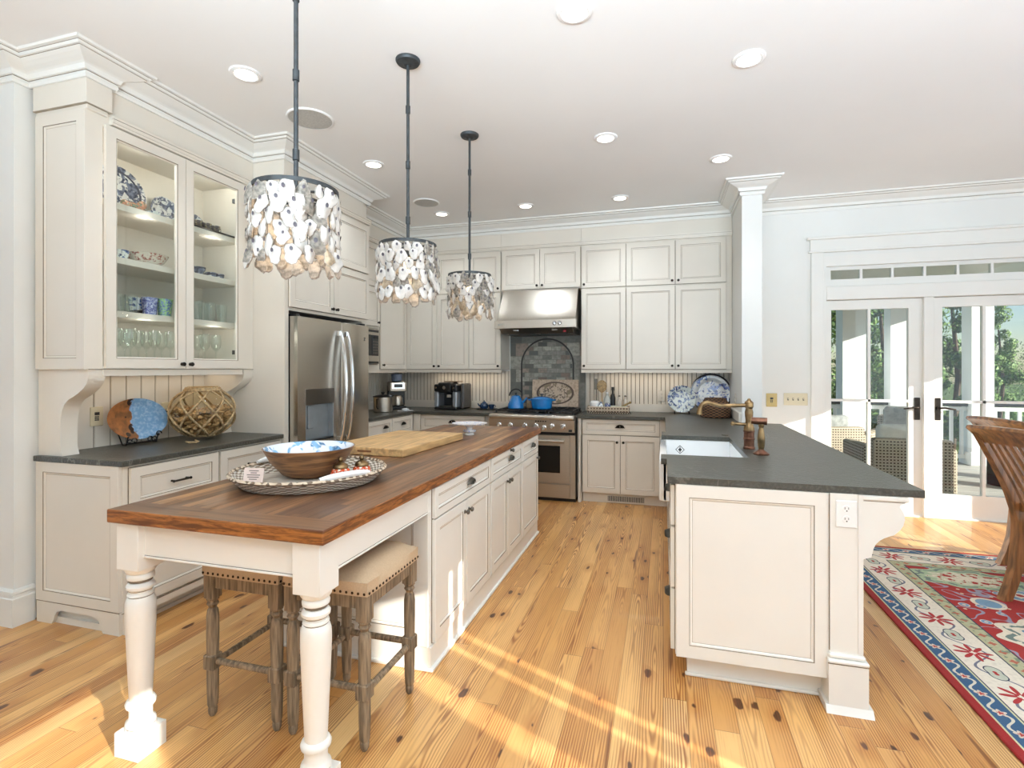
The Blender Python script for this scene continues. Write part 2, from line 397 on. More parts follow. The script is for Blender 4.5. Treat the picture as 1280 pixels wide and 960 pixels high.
def mk_rug():
    m, p = newmat('oriental_rug'); o, x, y, z = coords('pos')
    dl = x-1.215; db = 4.71-y; d = dl.mn(db); isb = db.lt(dl)
    s = y*(1-isb)+x*isb
    wob = noise(vec(x, y, 0), 26, 2)*.012-.006
    D = d+wob
    def motif(sv, dv, per, off, R0, k, amp):
        q = ((sv/per+off).fr()-.5)*per; r = (q*q+dv*dv).sq(); a = X.op('ARCTAN2', dv, q)
        return r-((a*k).cs()*amp+R0)
    RED, IV, BL, GR, NV = (166, 42, 36), (226, 214, 196), (52, 88, 120), (176, 172, 136), (44, 52, 74)
    n = noise(o, 60, 3); c = mix(n*.4, RED, (136, 30, 28))
    # field motifs
    fx, fy = x-2.15, y-3.55
    v1 = noise(vec(x*5.0, y*5.0, 2), 1, 1, .5, .7); v2 = vor(vec(x*2.4, y*2.4, 0), 1); v3 = noise(vec(x*24, y*24, 5), 1, 2)
    tend = 1-((v1-.5).ab()).step(.012, .022)
    c = mix(tend*.9, c, (150, 152, 168))
    c = mix(v2.lt(.25), c, (222, 208, 186)); c = mix(v2.lt(.21), c, (120, 152, 176)); c = mix(v2.lt(.12), c, (222, 208, 186)); c = mix(v2.lt(.07), c, RED)
    v4 = vor(vec(x*8.5, y*8.5, 0), 1, dim='2D')
    c = mix(v4.lt(.24)*v1.gt(.5), c, (206, 196, 186)); c = mix(v4.lt(.19)*v1.gt(.5), c, (112, 146, 172)); c = mix(v4.lt(.08), c, (214, 190, 160))
    for (mx_, my_, a_, b_, c1, c2) in ((1.93, 4.12, .34, .17, (164, 180, 146), (200, 196, 168)), (2.02, 3.28, .34, .26, (222, 208, 186), (96, 130, 158)), (3.2, 3.6, .5, .34, (164, 180, 146), (96, 130, 158))):
        ex, ey = (x-mx_)/a_, (y-my_)/b_; r = (ex*ex+ey*ey).sq(); an = X.op('ARCTAN2', ey, ex); r = r-(an*10).cs()*.07
        c = mix(r.lt(1.0), c, c1); c = mix((r-.84).ab().lt(.05)*v3.lt(.56), c, (110, 124, 116)); c = mix(r.lt(.66), c, c2); c = mix(r.lt(.62)*v3.gt(.55), c, RED); c = mix(r.lt(.62)*v3.lt(.42), c, (222, 208, 186)); c = mix(r.lt(.25), c, (222, 208, 186))
    # guard
    g = mix((motif(s, d-.375, .085, 0, .016, 4, .004)).lt(0), GR, (176, 96, 74)); g = mix(noise(vec(x*30, y*30, 0), 1, 1).gt(.62), g, (120, 134, 110))
    c = mix(d.lt(.42), c, NV); c = mix(d.lt(.412), c, g); c = mix(d.lt(.34), c, NV)
    # ivory border
    b = mix((((s*21).sn()*.055+.235-d).ab()).lt(.006), IV, (112, 112, 126))
    b = mix(motif(s, d-.235, .36, .5, .047, 2, .014).lt(0), b, NV); b = mix(motif(s, d-.235, .36, .5, .041, 2, .014).lt(0), b, (190, 190, 170)); b = mix(motif(s, d-.235, .36, .5, .012, 2, .006).lt(0), b, RED)
    b = mix(motif(s, d-.235, .36, 0., .052, 8, .03).lt(0), b, (170, 44, 44)); b = mix(motif(s, d-.235, .36, 0, .012, 4, .004).lt(0), b, IV)
    c = mix(d.lt(.333), c, b); c = mix(d.lt(.142), c, NV); c = mix(d.lt(.136), c, (196, 190, 150))
    bl = mix(((((s*48).sn())*.022+.085-d).ab()).lt(.006), BL, (206, 198, 180)); bl = mix(motif(s, d-.085, .1309, 0, .02, 5, .006).lt(0), bl, (206, 190, 170)); bl = mix(motif(s, d-.085, .1309, 0, .010, 5, .004).lt(0), bl, (180, 60, 54))
    c = mix(d.lt(.128), c, bl); c = mix(d.lt(.046), c, (196, 190, 150)); c = mix(d.lt(.038), c, (150, 30, 28))
    c = mix(n.step(.4, .8)*.18, c, (90, 50, 50))
    setin(p, 'Base Color', c); setin(p, 'Roughness', .95); bump(p, noise(o, 240, 2), .5, .004); return m
RUGM = mk_rug()
def mk_bowl():
    m, p = newmat('acacia_bowl_wood'); o, x, y, z = coords('obj')
    n = noise(vec(x*6, y*6, z*60), 1, 4, .5, .8); setin(p, 'Base Color', mix(n.step(.35, .7), (96, 62, 38), (158, 112, 70))); setin(p, 'Roughness', .45); return m
BOWLW = mk_bowl()
BOWLIN = mk_bluewhite('painted_bowl_lining', 51.0, 10, (64, 112, 150), (228, 234, 242), thr=.555)
PLX = at(170, 522, x=-3.25).y-2.66
def mk_plat():
    m, p = newmat('two_tone_pottery'); o, x, y, z = coords('obj')
    n = noise(o, 22, 3); n2 = noise(o, 60, 2)
    k = (x-PLX+(n-.5)*.10).step(-.03, -.02)
    c = mix(n.step(.3, .7), (122, 84, 56), (176, 112, 66)); bl = mix(n2.step(.4, .7), (120, 164, 206), (160, 192, 222))
    c = mix(k, c, bl)
    v = vor(vec(x*14, y*14, z*14), 1); c = mix((v.lt(.36))*(1-k)*(x.gt(PLX-.13)), c, (52, 42, 40))
    setin(p, 'Base Color', c); setin(p, 'Roughness', .25); return m
PLATM = mk_plat()
def mk_art():
    m, p = newmat('mottled_stone_plaque'); o, x, y, z = coords('obj')
    ex, ez = x/.21, (z-.16)/.125; r = (ex*ex+ez*ez).sq(); n = noise(o, 50, 4); n2 = noise(o, 16, 3)
    c = mix(n.step(.4, .7)*.5, (206, 186, 164), (140, 112, 90)); c = mix(((r-1).ab()).lt(.06), c, (92, 76, 66)); c = mix((r.lt(.94))*(r.gt(.7))*n2.gt(.5), c, (140, 124, 100))
    c = mix((r.lt(.7))*n.gt(.54), c, (120, 104, 92)); setin(p, 'Base Color', c); setin(p, 'Roughness', .6); return m
ARTM = mk_art()
SHELLS = [paint('oyster_white', (224, 220, 214), .3, .05, 30), paint('oyster_grey', (168, 160, 148), .5, .14, 60), paint('oyster_tan', (206, 184, 154), .45, .1, 40)]
SHRIM = paint('oyster_rim', (196, 188, 178), .6, .15, 60)
SCAR = paint('oyster_scar', (104, 98, 108), .4, .1, 60)
LEAFM = [paint('leaf_dark', (84, 122, 52), .6, .15, 3), paint('leaf_mid', (124, 160, 78), .6, .12, 3), paint('leaf_pale', (156, 186, 110), .6, .1, 3)]
BARK = paint('bark', (96, 78, 62), .9, .15, 12)
GRASSM = paint('lawn_grass', (110, 132, 72), .9, .15, 2)
DECKM = paint('porch_deck_boards', (206, 202, 194), .7, .06, 3, stretch=(1, 14, 1))
LENS = emis('warm_lens', (255, 246, 230), 5)
BULB = emis('warm_bulb', (255, 220, 170), 5)
SPKM = paint('speaker_grille_cloth', (196, 194, 188), .8, .03, 90)
GREYF = paint('grey_outdoor_cushion', (168, 170, 168), .9, .06, 20)
CREAMF = paint('cream_outdoor_cushion', (232, 228, 218), .9, .03, 10)
# ------------------------------------------------------------------ the room shell
fl = MB(); fl.prism([(-6, -3.2), (4.2, -3.2), (4.2, 5.93), (.85, 5.93), (.85, 6.2), (-6, 6.2)], 'z', -.1, 0)
struct(fl, 'floor', FLOORM, loc=(0, 0, -.1), smooth=False)
struct(MB().box(-6.2, 4.4, -3.4, 6.25, CEIL, CEIL+.15), 'ceiling', CEILM, smooth=False)
struct(MB().box(-3.5, .845, 6.044, 6.2, 0, CEIL), 'wall_back', WALLM, smooth=False)
struct(MB().box(-3.5, -3.35, 2.075, 6.2, 0, CEIL), 'wall_left', WALLM, smooth=False)
struct(MB().box(-6, -3.375, 1.95, 2.075, 0, CEIL), 'wall_return', WALLM, smooth=False)
struct(MB().box(-6.15, -6, -3.2, 2.1, 0, CEIL), 'wall_far_left', WALLM, smooth=False)
struct(MB().box(-6.15, 4.35, -3.35, -3.2, 0, CEIL), 'wall_front', WALLM, smooth=False)
struct(MB().box(.675, .845, 5.05, 6.2, 0, CEIL, b=.004), 'wall_stub', WALLM, smooth=False)
struct(MB().box(.845, 1.50, 5.76, 5.92, 0, CEIL).box(3.235, 4.35, 5.76, 5.92, 0, CEIL).box(1.50, 3.235, 5.76, 5.92, 2.50, CEIL), 'wall_dining', WALLM, smooth=False)
mb = MB(); ops = [(-2.3, -1.34, .3, 2.42), (-.46, -.27, .3, 2.3), (-.115, -.01, .3, 2.3), (.01, .125, .3, 2.3), (3.62, 5.1, .2, 1.98)]
yy = -3.2
for a, b, c, d in ops:
    mb.box(4.2, 4.35, yy, a, 0, CEIL).box(4.2, 4.35, a, b, 0, c).box(4.2, 4.35, a, b, d, CEIL); yy = b
mb.box(4.2, 4.35, yy, 5.92, 0, CEIL); struct(mb, 'wall_right', WALLM, smooth=False)

def sweep(mb, path, prof, gl=()):
    P = [Vector(p) for p in path]; n = len(P); rows = []
    for k in range(n):
        d0 = (P[k]-P[k-1]).normalized() if k else None; d1 = (P[k+1]-P[k]).normalized() if k < n-1 else None
        r = lambda d: Vector((d.y, -d.x))
        if d0 is None: o = r(d1)
        elif d1 is None: o = r(d0)
        else:
            a, b = r(d0), r(d1); o = (a+b)/(1+a.dot(b))
        rows.append([mb.bm.verts.new((P[k].x+o.x*q[0], P[k].y+o.y*q[0], q[1])) for q in prof])
    for A, B in zip(rows, rows[1:]):
        for j in range(len(prof)-1):
            f = mb._f([A[j], A[j+1], B[j+1], B[j]])
            if f: f.material_index = 1 if j in gl else 0
    for q in (rows[0], rows[-1]): mb._f(q)
    return mb
CP = [(0, 2.925), (.014, 2.925), (.02, 2.94), (.016, 2.956), (.016, 2.960), (.026, 2.962), (.034, 2.984), (.044, 2.99), (.07, 2.998), (.094, 3.008), (.112, 3.018), (.112, 3.021), (.122, 3.022), (.13, 3.032), (.13, 3.035), (.145, 3.037), (.148, 3.0495), (0, 3.0495)]
CP = [(a, b+.02) for a, b in CP]
struct(sweep(MB(), [(-6, 1.95), (-3.375, 1.95), (-3.375, 2.025), (-2.945, 2.025), (-2.945, 2.16), (-2.97, 2.16), (-2.97, 3.22), (-2.69, 3.22), (-2.69, 4.36), (-3.0, 4.36), (-3.0, 5.706), (.675, 5.706), (.675, 5.05), (.845, 5.05), (.845, 5.76), (4.2, 5.76)], CP, (3, 10, 13)), 'trim_crown', [TRIMM, GLAZE_SHADE], smooth=False)
BP = [(0, 0), (.018, 0), (.018, .15), (.014, .156), (.012, .172), (.02, .176), (.018, .19), (0, .20)]
struct(sweep(MB(), [(-6, 1.95), (-3.375, 1.95), (-3.375, 2.04)], BP, ()), 'baseboard_left', TRIMM, smooth=False)
struct(sweep(MB(), [(.845, 5.05), (.845, 5.76), (1.385, 5.76)], BP, ()), 'baseboard_dining', TRIMM, smooth=False)
# door casing
struct(MB().box(1.40, 1.51, 5.735, 5.762, 0, 2.535, b=.003).box(3.225, 3.33, 5.735, 5.762, 0, 2.535, b=.003), 'trim_door_sides', TRIMM)
struct(MB().box(1.375, 3.36, 5.72, 5.762, 2.535, 2.555, b=.003).box(1.39, 3.345, 5.732, 5.762, 2.555, 2.66).box(1.36, 3.375, 5.70, 5.762, 2.66, 2.685, b=.004), 'trim_door_head', TRIMM)
struct(MB().box(1.51, 1.535, 5.75, 5.90, 0, 2.5).box(3.20, 3.225, 5.75, 5.90, 0, 2.5).box(1.535, 3.20, 5.75, 5.90, 2.40, 2.5).box(1.535, 3.20, 5.745, 5.90, 2.07, 2.20, b=.004)
       .box(2.345, 2.425, 5.755, 5.89, 0, 2.07, b=.003).box(1.535, 3.2, 5.77, 5.92, -.02, .012), 'trim_door_frame', TRIMM)
# transom: a slim row of panes
tr = MB().box(1.535, 3.20, 5.80, 5.84, 2.20, 2.275).box(1.535, 3.20, 5.80, 5.84, 2.365, 2.40).box(1.535, 1.585, 5.80, 5.84, 2.275, 2.365).box(3.155, 3.2, 5.80, 5.84, 2.275, 2.365)
for k in range(1, 6): tr.box(1.585+k*.2617-.011, 1.585+k*.2617+.011, 5.80, 5.84, 2.275, 2.365)
wt = struct(tr, 'window_1', TRIMM, smooth=False, loc=(2.37, 5.82, 2.2))
MB().box(1.58, 3.16, 5.817, 5.823, 2.27, 2.37).build('pane', GLASS, wt, smooth=False)
def leaf(name, x0, x1, g0, g1, mid, hx, hd):
    f = MB(); y0, y1 = 5.79, 5.835; zb, zt, zm = .225, 1.975, 1.09
    f.box(x0, g0, y0, y1, .012, 2.065).box(g1, x1, y0, y1, .012, 2.065).box(g0, g1, y0, y1, .012, zb).box(g0, g1, y0, y1, zt, 2.065)
    f.box(mid-.012, mid+.012, y0, y1, zb, zt).box(g0, g1, y0, y1, zm-.012, zm+.012)
    d = struct(f, name, TRIMM, smooth=False, loc=((x0+x1)/2, 5.81, 0.012))
    MB().box(g0-.005, g1+.005, 5.810, 5.816, zb-.005, zt+.005).build('pane', GLASS, d, smooth=False)
    h = MB(); h.box(hx-.024, hx+.024, y0-.008, y0, .915, 1.125, b=.004)
    h.lathe([(0, -.03), (.014, -.03), (.014, 0)], (hx, y0-.005, 1.03), 12, ax='y')
    h.tube([(hx, y0-.035, 1.03), (hx+hd*.04, y0-.045, 1.034), (hx+hd*.09, y0-.046, 1.024), (hx+hd*.125, y0-.042, 1.02)], [.009, .009, .008, .007], 8)
    h.build('door_handle', BRONZE, d)
    return d
leaf('door_1', 1.537, 2.345, 1.587, 2.235, 1.911, 2.303, -1)
leaf('door_2', 2.425, 3.198, 2.505, 3.15, 2.8275, 2.467, 1)

# ------------------------------------------------------------------ cabinet vocabulary (local: x along, -y out, z up)
def front(mb, x0, x1, z0, z1, fr=.052, t=.02, glass=False, ri=.008):
    def ring(r): return [mb.bm.verts.new(p) for p in ((x0+r[0], r[1], z0+r[0]), (x1-r[0], r[1], z0+r[0]), (x1-r[0], r[1], z1-r[0]), (x0+r[0], r[1], z1-r[0]))]
    if glass:
        Rg = [(0, 0), (0, -t), (fr, -t), (fr+.004, -t+.003), (fr+.01, -t+.008), (fr+.01, 0), (0, 0)]; gl = (2,)
    else:
        Rg = [(0, 0), (0, -t+.0015), (.0015, -t), (fr, -t), (fr+.0028, -t+.003), (fr+.0085, -t+.0045), (fr+.0125, -t+ri), (fr+.0145, -t+ri)]; gl = (3, 6)
    rs = [ring(r) for r in Rg]
    for j, (A, B) in enumerate(zip(rs, rs[1:])):
        for k in range(4):
            f = mb._f([A[k], A[(k+1) % 4], B[(k+1) % 4], B[k]])
            if f: f.material_index = (1 if j == gl[0] else 2) if j in gl else 0
    if not glass:
        mb._f(rs[-1]); mb._f(rs[0][::-1])
    bmesh.ops.recalc_face_normals(mb.bm, faces=mb.bm.faces[:])
    return mb
def knob_mb(x, z, y=-.02, r=.0135):
    return MB().lathe([(0, -.027), (r*.7, -.027), (r, -.021), (r, -.017), (r*.5, -.011), (r*.45, -.004), (r*.8, -.002), (r*.8, 0)], (x, y, z), 14, ax='y')
def cup_mb(x, z, y=-.02, w=.044):
    m = MB(); n = 12; rows = []
    for j in range(5):
        e = pi/2*j/4
        rows.append([m.bm.verts.new((x+w*cos(pi*k/n)*cos(e*.92), y-.024*sin(e)-.002, z+.032*sin(pi*k/n)*(1-.25*sin(e)) - .004*0)) for k in range(n+1)])
    for A, B in zip(rows, rows[1:]):
        for k in range(n): m._f([A[k], A[k+1], B[k+1], B[k]])
    g = bmesh.ops.solidify(m.bm, geom=m.bm.faces[:], thickness=.002)
    m.box(x-w-.006, x+w+.006, y-.002, y, z-.004, z+.004)
    return m
def bar_mb(x, z, y=-.02, w=.055):
    m = MB(); m.tube([(x-w, y-.028, z), (x+w, y-.028, z)], .006, 8)
    for s in (-1, 1): m.tube([(x+s*w*.85, y, z), (x+s*w*.85, y-.028, z)], .006, 8); m.ball((x+s*w, y-.028, z), .008, 6)
    return m
def add_front(t, name, x0, x1, z0, z1, hw=None, hx=0, hz=0, paintm=CREAM, fr=.052, kn=BRONZE, hn=None):
    f = front(MB(), x0, x1, z0, z1, fr).m(1).box(x0-.003, x1+.003, -.003, .0, z0-.003, z1+.003).build(name, [paintm, GLAZE_SHADE, GLAZEL], t, local=True, smooth=False)  # dark backing around each front paints shade into the gaps
    if hw:
        mbh = {'knob': knob_mb, 'cup': cup_mb, 'bar': bar_mb}[hw](hx, hz)
        mbh.build(hn or {'knob': 'knob', 'cup': 'cup_pull', 'bar': 'bar_pull'}[hw], kn, f, local=True)
    return f
def cornice(t, x0, x1, z=2.755, d=None, paintm=CREAM):
    m = MB(); pr = [(0, z), (-.024, z), (-.026, z+.012), (-.030, z+.014), (-.034, z+.03), (-.038, z+.033), (-.040, z+.045), (0, z+.047)]
    m.prism([(p[0], p[1]) for p in pr], 'x', x0, x1)
    m.m(1).box(x0, x1, -.0275, -.02, z+.0125, z+.0150).box(x0, x1, -.0365, -.02, z+.0305, z+.0335)
    m.build('cornice', [paintm, GLAZE_SHADE], t, local=True, smooth=False)

# ------------------------------------------------------------------ kitchen island
IX0, IX1, IY0, IY1, IZ = -1.91, -1.009, 1.379, 4.358, .892
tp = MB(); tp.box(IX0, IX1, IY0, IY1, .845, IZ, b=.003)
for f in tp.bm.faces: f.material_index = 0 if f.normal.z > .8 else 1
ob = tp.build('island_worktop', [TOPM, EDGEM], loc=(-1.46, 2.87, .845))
tag(ob, 'long dark walnut butcher block worktop on the white kitchen island', 'worktop')
isl = thing('kitchen_island', 'white painted kitchen island with two turned legs and cupboards', 'kitchen island', (-1.46, 2.87, 0))
bx0, bx1, by0, by1 = -1.885, -1.04, 2.21, 4.31
MB().box(bx0, bx1, by0, by1, .105, .845).build('cabinet_body', WHITE, isl, smooth=False)
MB().box(bx0+.03, bx1+.012, by0-.012, by1, 0, .105).box(bx0+.028, bx1+.026, by0-.026, by1+.01, 0, .016, b=.004).build('plinth', WHITE, isl, smooth=False)
# end panel facing the stools
e = front(MB(), 0, bx1-bx0, 0, .70, .075).xf(Matrix.Translation((bx0, by0, .11))); e.build('end_panel', [WHITE, GLAZE_SHADE, GLAZEL], isl, smooth=False)
# aprons
ap = MB().box(-1.80, -1.12, 1.425, 1.447, .722, .845).box(-1.80, -1.12, 1.42, 1.448, .716, .724, b=.002); ap.m(1).box(-1.80, -1.12, 1.4235, 1.43, .7235, .7255)
ap.build('front_apron', [WHITE, GLAZE_SHADE], isl, smooth=False)
ap = MB().box(-1.064, -1.042, 1.48, 2.22, .732, .845).box(-1.066, -1.038, 1.48, 2.22, .726, .734, b=.002); ap.m(1).box(-1.0625, -1.0405, 1.48, 2.22, .7335, .7355)
ap.build('side_apron', [WHITE, GLAZE_SHADE], isl, smooth=False)
MB().box(-1.885, -1.863, 1.48, 2.22, .726, .845).build('side_apron', WHITE, isl, smooth=False)
def leg(cx, cy):
    m = MB(); h = .051
    m.box(cx-h, cx+h, cy-h, cy+h, .672, .845, b=.002)
    # rounded shoulders of the square block
    m.lathe([(.050, .674), (.049, .662), (.044, .655), (.036, .650)], (cx, cy, 0), 24)
    m.lathe([(.036, .652), (.041, .648), (.0445, .640), (.043, .631), (.036, .627)], (cx, cy, 0), 24)
    m.lathe([(.035, .618), (.040, .614), (.046, .606), (.045, .596), (.038, .591), (.036, .582), (.040, .580), (.0425, .572), (.038, .568), (.044, .560), (.0485, .545), (.0495, .52), (.0485, .48), (.046, .42), (.0425, .34), (.039, .26), (.0365, .205), (.036, .19)], (cx, cy, 0), 24)
    m.lathe([(.036, .192), (.044, .188), (.049, .178), (.047, .168), (.037, .164), (.037, .125), (.041, .118), (.0475, .112), (.049, .102), (.044, .096), (.048, .09), (.052, .084)], (cx, cy, 0), 24)
    m.box(cx-.056, cx+.056, cy-.056, cy+.056, 0, .086, b=.002)
    m.m(1)
    for r, z in ((.0365, .6260), (.0365, .622), (.0370, .589), (.0385, .567), (.0372, .163), (.0445, .0955)): m.lathe([(r, z+.002), (r+.0012, z), (r, z-.002)], (cx, cy, 0), 24)
    m.build('turned_leg', [WHITE, GLAZE_SHADE], isl, ang=40)
leg(-1.838, 1.45); leg(-1.087, 1.45)
def place(o): return o
def local_thing_matrix(o): return WM[o.name]
sub = Matrix.Translation((bx1, by0, 0)) @ Matrix.Rotation(pi/2, 4, 'Z')   # island right side: local x -> +y, out -> +x
def isl_front(name, a, b, z0, z1, hw, hx, hz, km, hn=None, fr=.05):
    f = front(MB(), a, b, z0, z1, fr).m(1).box(a-.003, b+.003, -.003, .0, z0-.003, z1+.003).xf(sub).build(name, [WHITE, GLAZE_SHADE, GLAZEL], isl, smooth=False)  # dark backing stands in for shade in gaps between island fronts
    if hw: {'knob': knob_mb, 'cup': cup_mb}[hw](hx, hz).xf(sub).build(hn or ('knob' if hw == 'knob' else 'cup_pull'), km, f)
u1, u2, u3, ue = .02, .845, 1.59, 2.09
for a, b in ((u1, u2-.02), (u2, u3-.02), (u3, ue)):
    isl_front('drawer', a, b, .695, .838, 'cup', (a+b)/2+.06, .765, PEWTER, fr=.036)
for a, b in ((u1, u2-.02), (u2, u3-.02)):
    c = (a+b)/2
    isl_front('door', a, c-.003, .115, .688, 'knob', c-.03, .63, PEWTER); isl_front('door', c+.003, b, .115, .688, 'knob', c+.03, .63, PEWTER)
isl_front('door', u3, ue, .115, .688, 'knob', ue-.05, .65, PEWTER)
knob_mb(u2+.42, .83).xf(sub).build('knob', PEWTER, isl)

# ------------------------------------------------------------------ the peninsula
pen = thing('peninsula_cabinet', 'white peninsula cabinet with panelled end and post under dark stone counter', 'cabinet', (.36, 3.9, 0))
MB().box(.052, .655, 2.44, 3.02, .118, .884).box(.052, .655, 3.97, 5.46, .118, .884).box(.052, .655, 3.02, 3.97, .118, .65).box(.48, .655, 3.02, 3.97, .65, .884).build('cabinet_body', WHITE, pen, smooth=False)
MB().box(.105, .655, 2.505, 5.46, 0, .118).box(.095, .64, 2.49, 2.51, 0, .014, b=.004).build('plinth', WHITE, pen, smooth=False)
front(MB(), 0, .603, 0, .764, .055).xf(Matrix.Translation((.055, 2.44, .118))).build('end_panel', [WHITE, GLAZE_SHADE, GLAZEL], pen, smooth=False)
po = MB().box(.655, .775, 2.415, 2.58, .20, .884).m(1).box(.6545, .6575, 2.4148, 2.42, .24, .884).m(0)
po.box(.758, .776, 2.411, 2.42, .24, .884)
po.box(.648, .790, 2.395, 2.595, .018, .195).box(.645, .793, 2.392, 2.6, .195, .212, b=.005).box(.650, .783, 2.402, 2.59, .212, .232, b=.006)
po.prism([(2.395, .028), (2.378, .0), (2.6, .0), (2.595, .028)], 'x', .636, .806); po.m(1).box(.646, .791, 2.3938, 2.40, .1935, .1955)
po.build('corner_post', [WHITE, GLAZE_SHADE], pen, smooth=False)
MB().box(.655, .69, 2.58, 5.0, .0, .884).build('back_panel', WHITE, pen, smooth=False)
co = [(.775, .884), (.932, .884), (.936, .872), (.930, .862), (.918, .852), (.905, .843), (.916, .828), (.923, .812), (.924, .79), (.918, .766), (.907, .748), (.893, .734), (.888, .728), (.872, .722), (.852, .712), (.836, .700), (.824, .686), (.816, .668), (.813, .652), (.808, .63), (.775, .62)]
cm = MB().prism(co, 'y', 2.425, 2.50); cm.box(.775, .938, 2.418, 2.507, .862, .882, b=.004); cm.m(1).box(.775, .925, 2.4245, 2.43, .8575, .8600)
cm.build('corbel', [WHITE, GLAZE_SHADE], pen, smooth=False)
MB().prism(co, 'y', 4.70, 4.78).build('corbel', WHITE, pen, smooth=False)
sub = Matrix.Translation((.052, 2.44, 0)) @ Matrix.Rotation(-pi/2, 4, 'Z')   # left side: local x -> -y
def pen_front(name, y0, y1, z0, z1, hw, hz, hy=None):
    a, b = 2.44-y1, 2.44-y0
    f = front(MB(), a, b, z0, z1, .045).m(1).box(a-.003, b+.003, -.003, .0, z0-.003, z1+.003).xf(sub).build(name, [WHITE, GLAZE_SHADE, GLAZEL], pen, smooth=False)  # gap shade around peninsula fronts drawn as a dark backing
    if hw: {'knob': knob_mb, 'cup': cup_mb}[hw]((a+b)/2 if hy is None else 2.44-hy, hz).xf(sub).build('knob' if hw == 'knob' else 'cup_pull', PEWTER, f)
for z0, z1 in ((.69, .87), (.41, .68), (.13, .40)): pen_front('drawer', 2.46, 2.88, z0, z1, 'cup', z0+.62*(z1-z0))
pen_front('door', 2.96, 3.53, .13, .64, 'knob', .60, 3.48); pen_front('door', 3.54, 4.10, .13, .64, 'knob', .60, 3.60)
pen_front('drawer', 4.20, 5.35, .70, .86, 'cup', .79); pen_front('door', 4.20, 5.35, .13, .68, 'knob', .62, 5.2)
# sink
sk = MB(); x0, x1, y0, y1, zt, zb = -.022, .475, 3.025, 3.965, .884, .655
sk.box(x0, x0+.045, y0, y1, zb, zt-.001, b=.008, seg=2).box(x1-.03, x1, y0, y1, zb, zt, b=.004).box(x0+.02, x1, y0, y0+.03, zb, zt, b=.004).box(x0+.02, x1, y1-.03, y1, zb, zt, b=.004).box(x0+.01, x1-.01, y0+.01, y1-.01, zb, zb+.03)
for v in sk.bm.verts: v.co.z = min(v.co.z, .8835)
so = sk.build('farmhouse_sink', PORC, loc=(.22, 3.5, .655)); tag(so, 'white porcelain apron front sink set in dark peninsula counter', 'sink')
MB().lathe([(0, .004), (.04, .004), (.045, 0)], (.22, 3.6, .685), 16).build('drain', CHROME, so)
c_ = at(850, 562, y=3.934); dm = lambda r, y0_: [(c_.x+r, c_.z), (c_.x, c_.z+r), (c_.x-r, c_.z), (c_.x, c_.z-r)]
eb = MB().prism(dm(.032, 0), 'y', 3.9335, 3.936).m(1).prism(dm(.026, 0), 'y', 3.9325, 3.9345).m(0).prism(dm(.014, 0), 'y', 3.9315, 3.934).box(c_.x-.003, c_.x+.003, 3.932, 3.934, c_.z-.02, c_.z+.02)
eb.build('maker_mark', [IRON, PORC], so, smooth=False)
# counters
ctr = MB().prism([(-.872, 5.40), (.018, 5.40), (.018, 4.15), (-.012, 4.15), (-.012, 3.935), (.445, 3.935), (.445, 3.055), (-.012, 3.055), (-.012, 2.90), (.018, 2.90), (.018, 2.42), (.99, 2.42), (.99, 5.045), (.673, 5.045), (.673, 6.042), (-.872, 6.042)], 'z', .884, .914)
bmesh.ops.triangulate(ctr.bm, faces=[f for f in ctr.bm.faces if len(f.verts) > 4])
o = ctr.build('peninsula_countertop', STONE, loc=(.3, 4, .884), smooth=False); tag(o, 'dark leathered stone countertop of the peninsula wrapping into the back corner', 'countertop')
o = MB().prism([(-3.348, 4.375), (-2.745, 4.375), (-2.745, 5.40), (-1.822, 5.40), (-1.822, 6.042), (-3.348, 6.042)], 'z', .884, .914)
bmesh.ops.triangulate(o.bm, faces=[f for f in o.bm.faces if len(f.verts) > 4])
tag(o.build('corner_countertop', STONE, loc=(-2.7, 5.4, .884), smooth=False), 'dark stone countertop in the corner between fridge and range', 'countertop')
o = MB().box(-3.348, -2.69, 2.022, 3.218, .884, .914, b=.003); tag(o.build('hutch_countertop', STONE, loc=(-3, 2.6, .884)), 'dark stone countertop of the hutch under the glass doors', 'countertop')

# ------------------------------------------------------------------ hutch: base unit
hb = thing('hutch_base_cabinet', 'cream base cabinet with drawers under the hutch counter by left wall', 'cabinet', (-2.72, 2.047, 0), pi/2)
HWD = 1.169
MB().box(0.0, HWD, 0, .625, .118, .884).build('cabinet_body', CREAM, hb, local=True, smooth=False)
def bracket_base(w, z1=.116):
    p = [(0, 0), (.115, 0), (.13, .02), (.137, .045), (.155, .068), (.19, .08), (w-.19, .08), (w-.155, .068), (w-.137, .045), (w-.13, .02), (w-.115, 0), (w, 0), (w, z1), (0, z1)]
    return p
m = MB().prism(bracket_base(HWD), 'y', -.02, .0); m.prism([(q[0], q[1]) for q in bracket_base(.61)], 'x', -.018, 0.0)
m.box(.06, HWD, .06, .08, 0, .116).box(.02, .04, .05, .62, 0, .116).box(.05, HWD, .045, .065, 0, .02).box(.0, .02, .06, .6, 0, .035)
bmesh.ops.triangulate(m.bm, faces=[f for f in m.bm.faces if len(f.verts) > 6]); m.m(1).box(-.0185, HWD, -.0215, -.018, .1165, .1195).box(-.0195, -.016, 0, .61, .1165, .1195)
m.build('bracket_base', [CREAM, GLAZE_SHADE], hb, local=True, smooth=False)
f = front(MB(), 0, .61, 0, .764, .055).xf(Matrix.Translation((0, .615, .12)) @ Matrix.Rotation(-pi/2, 4, 'Z')); f.build('end_panel', [CREAM, GLAZE_SHADE, GLAZEL], hb, local=True, smooth=False)
for a, b in ((.03, .595), (.612, 1.155)):
    add_front(hb, 'drawer', a, b, .645, .868, 'bar', (a+b)/2, .755, kn=BRONZE, fr=.05)
    add_front(hb, 'door', a, b, .13, .632, 'knob', b-.04 if a < .3 else a+.04, .58)
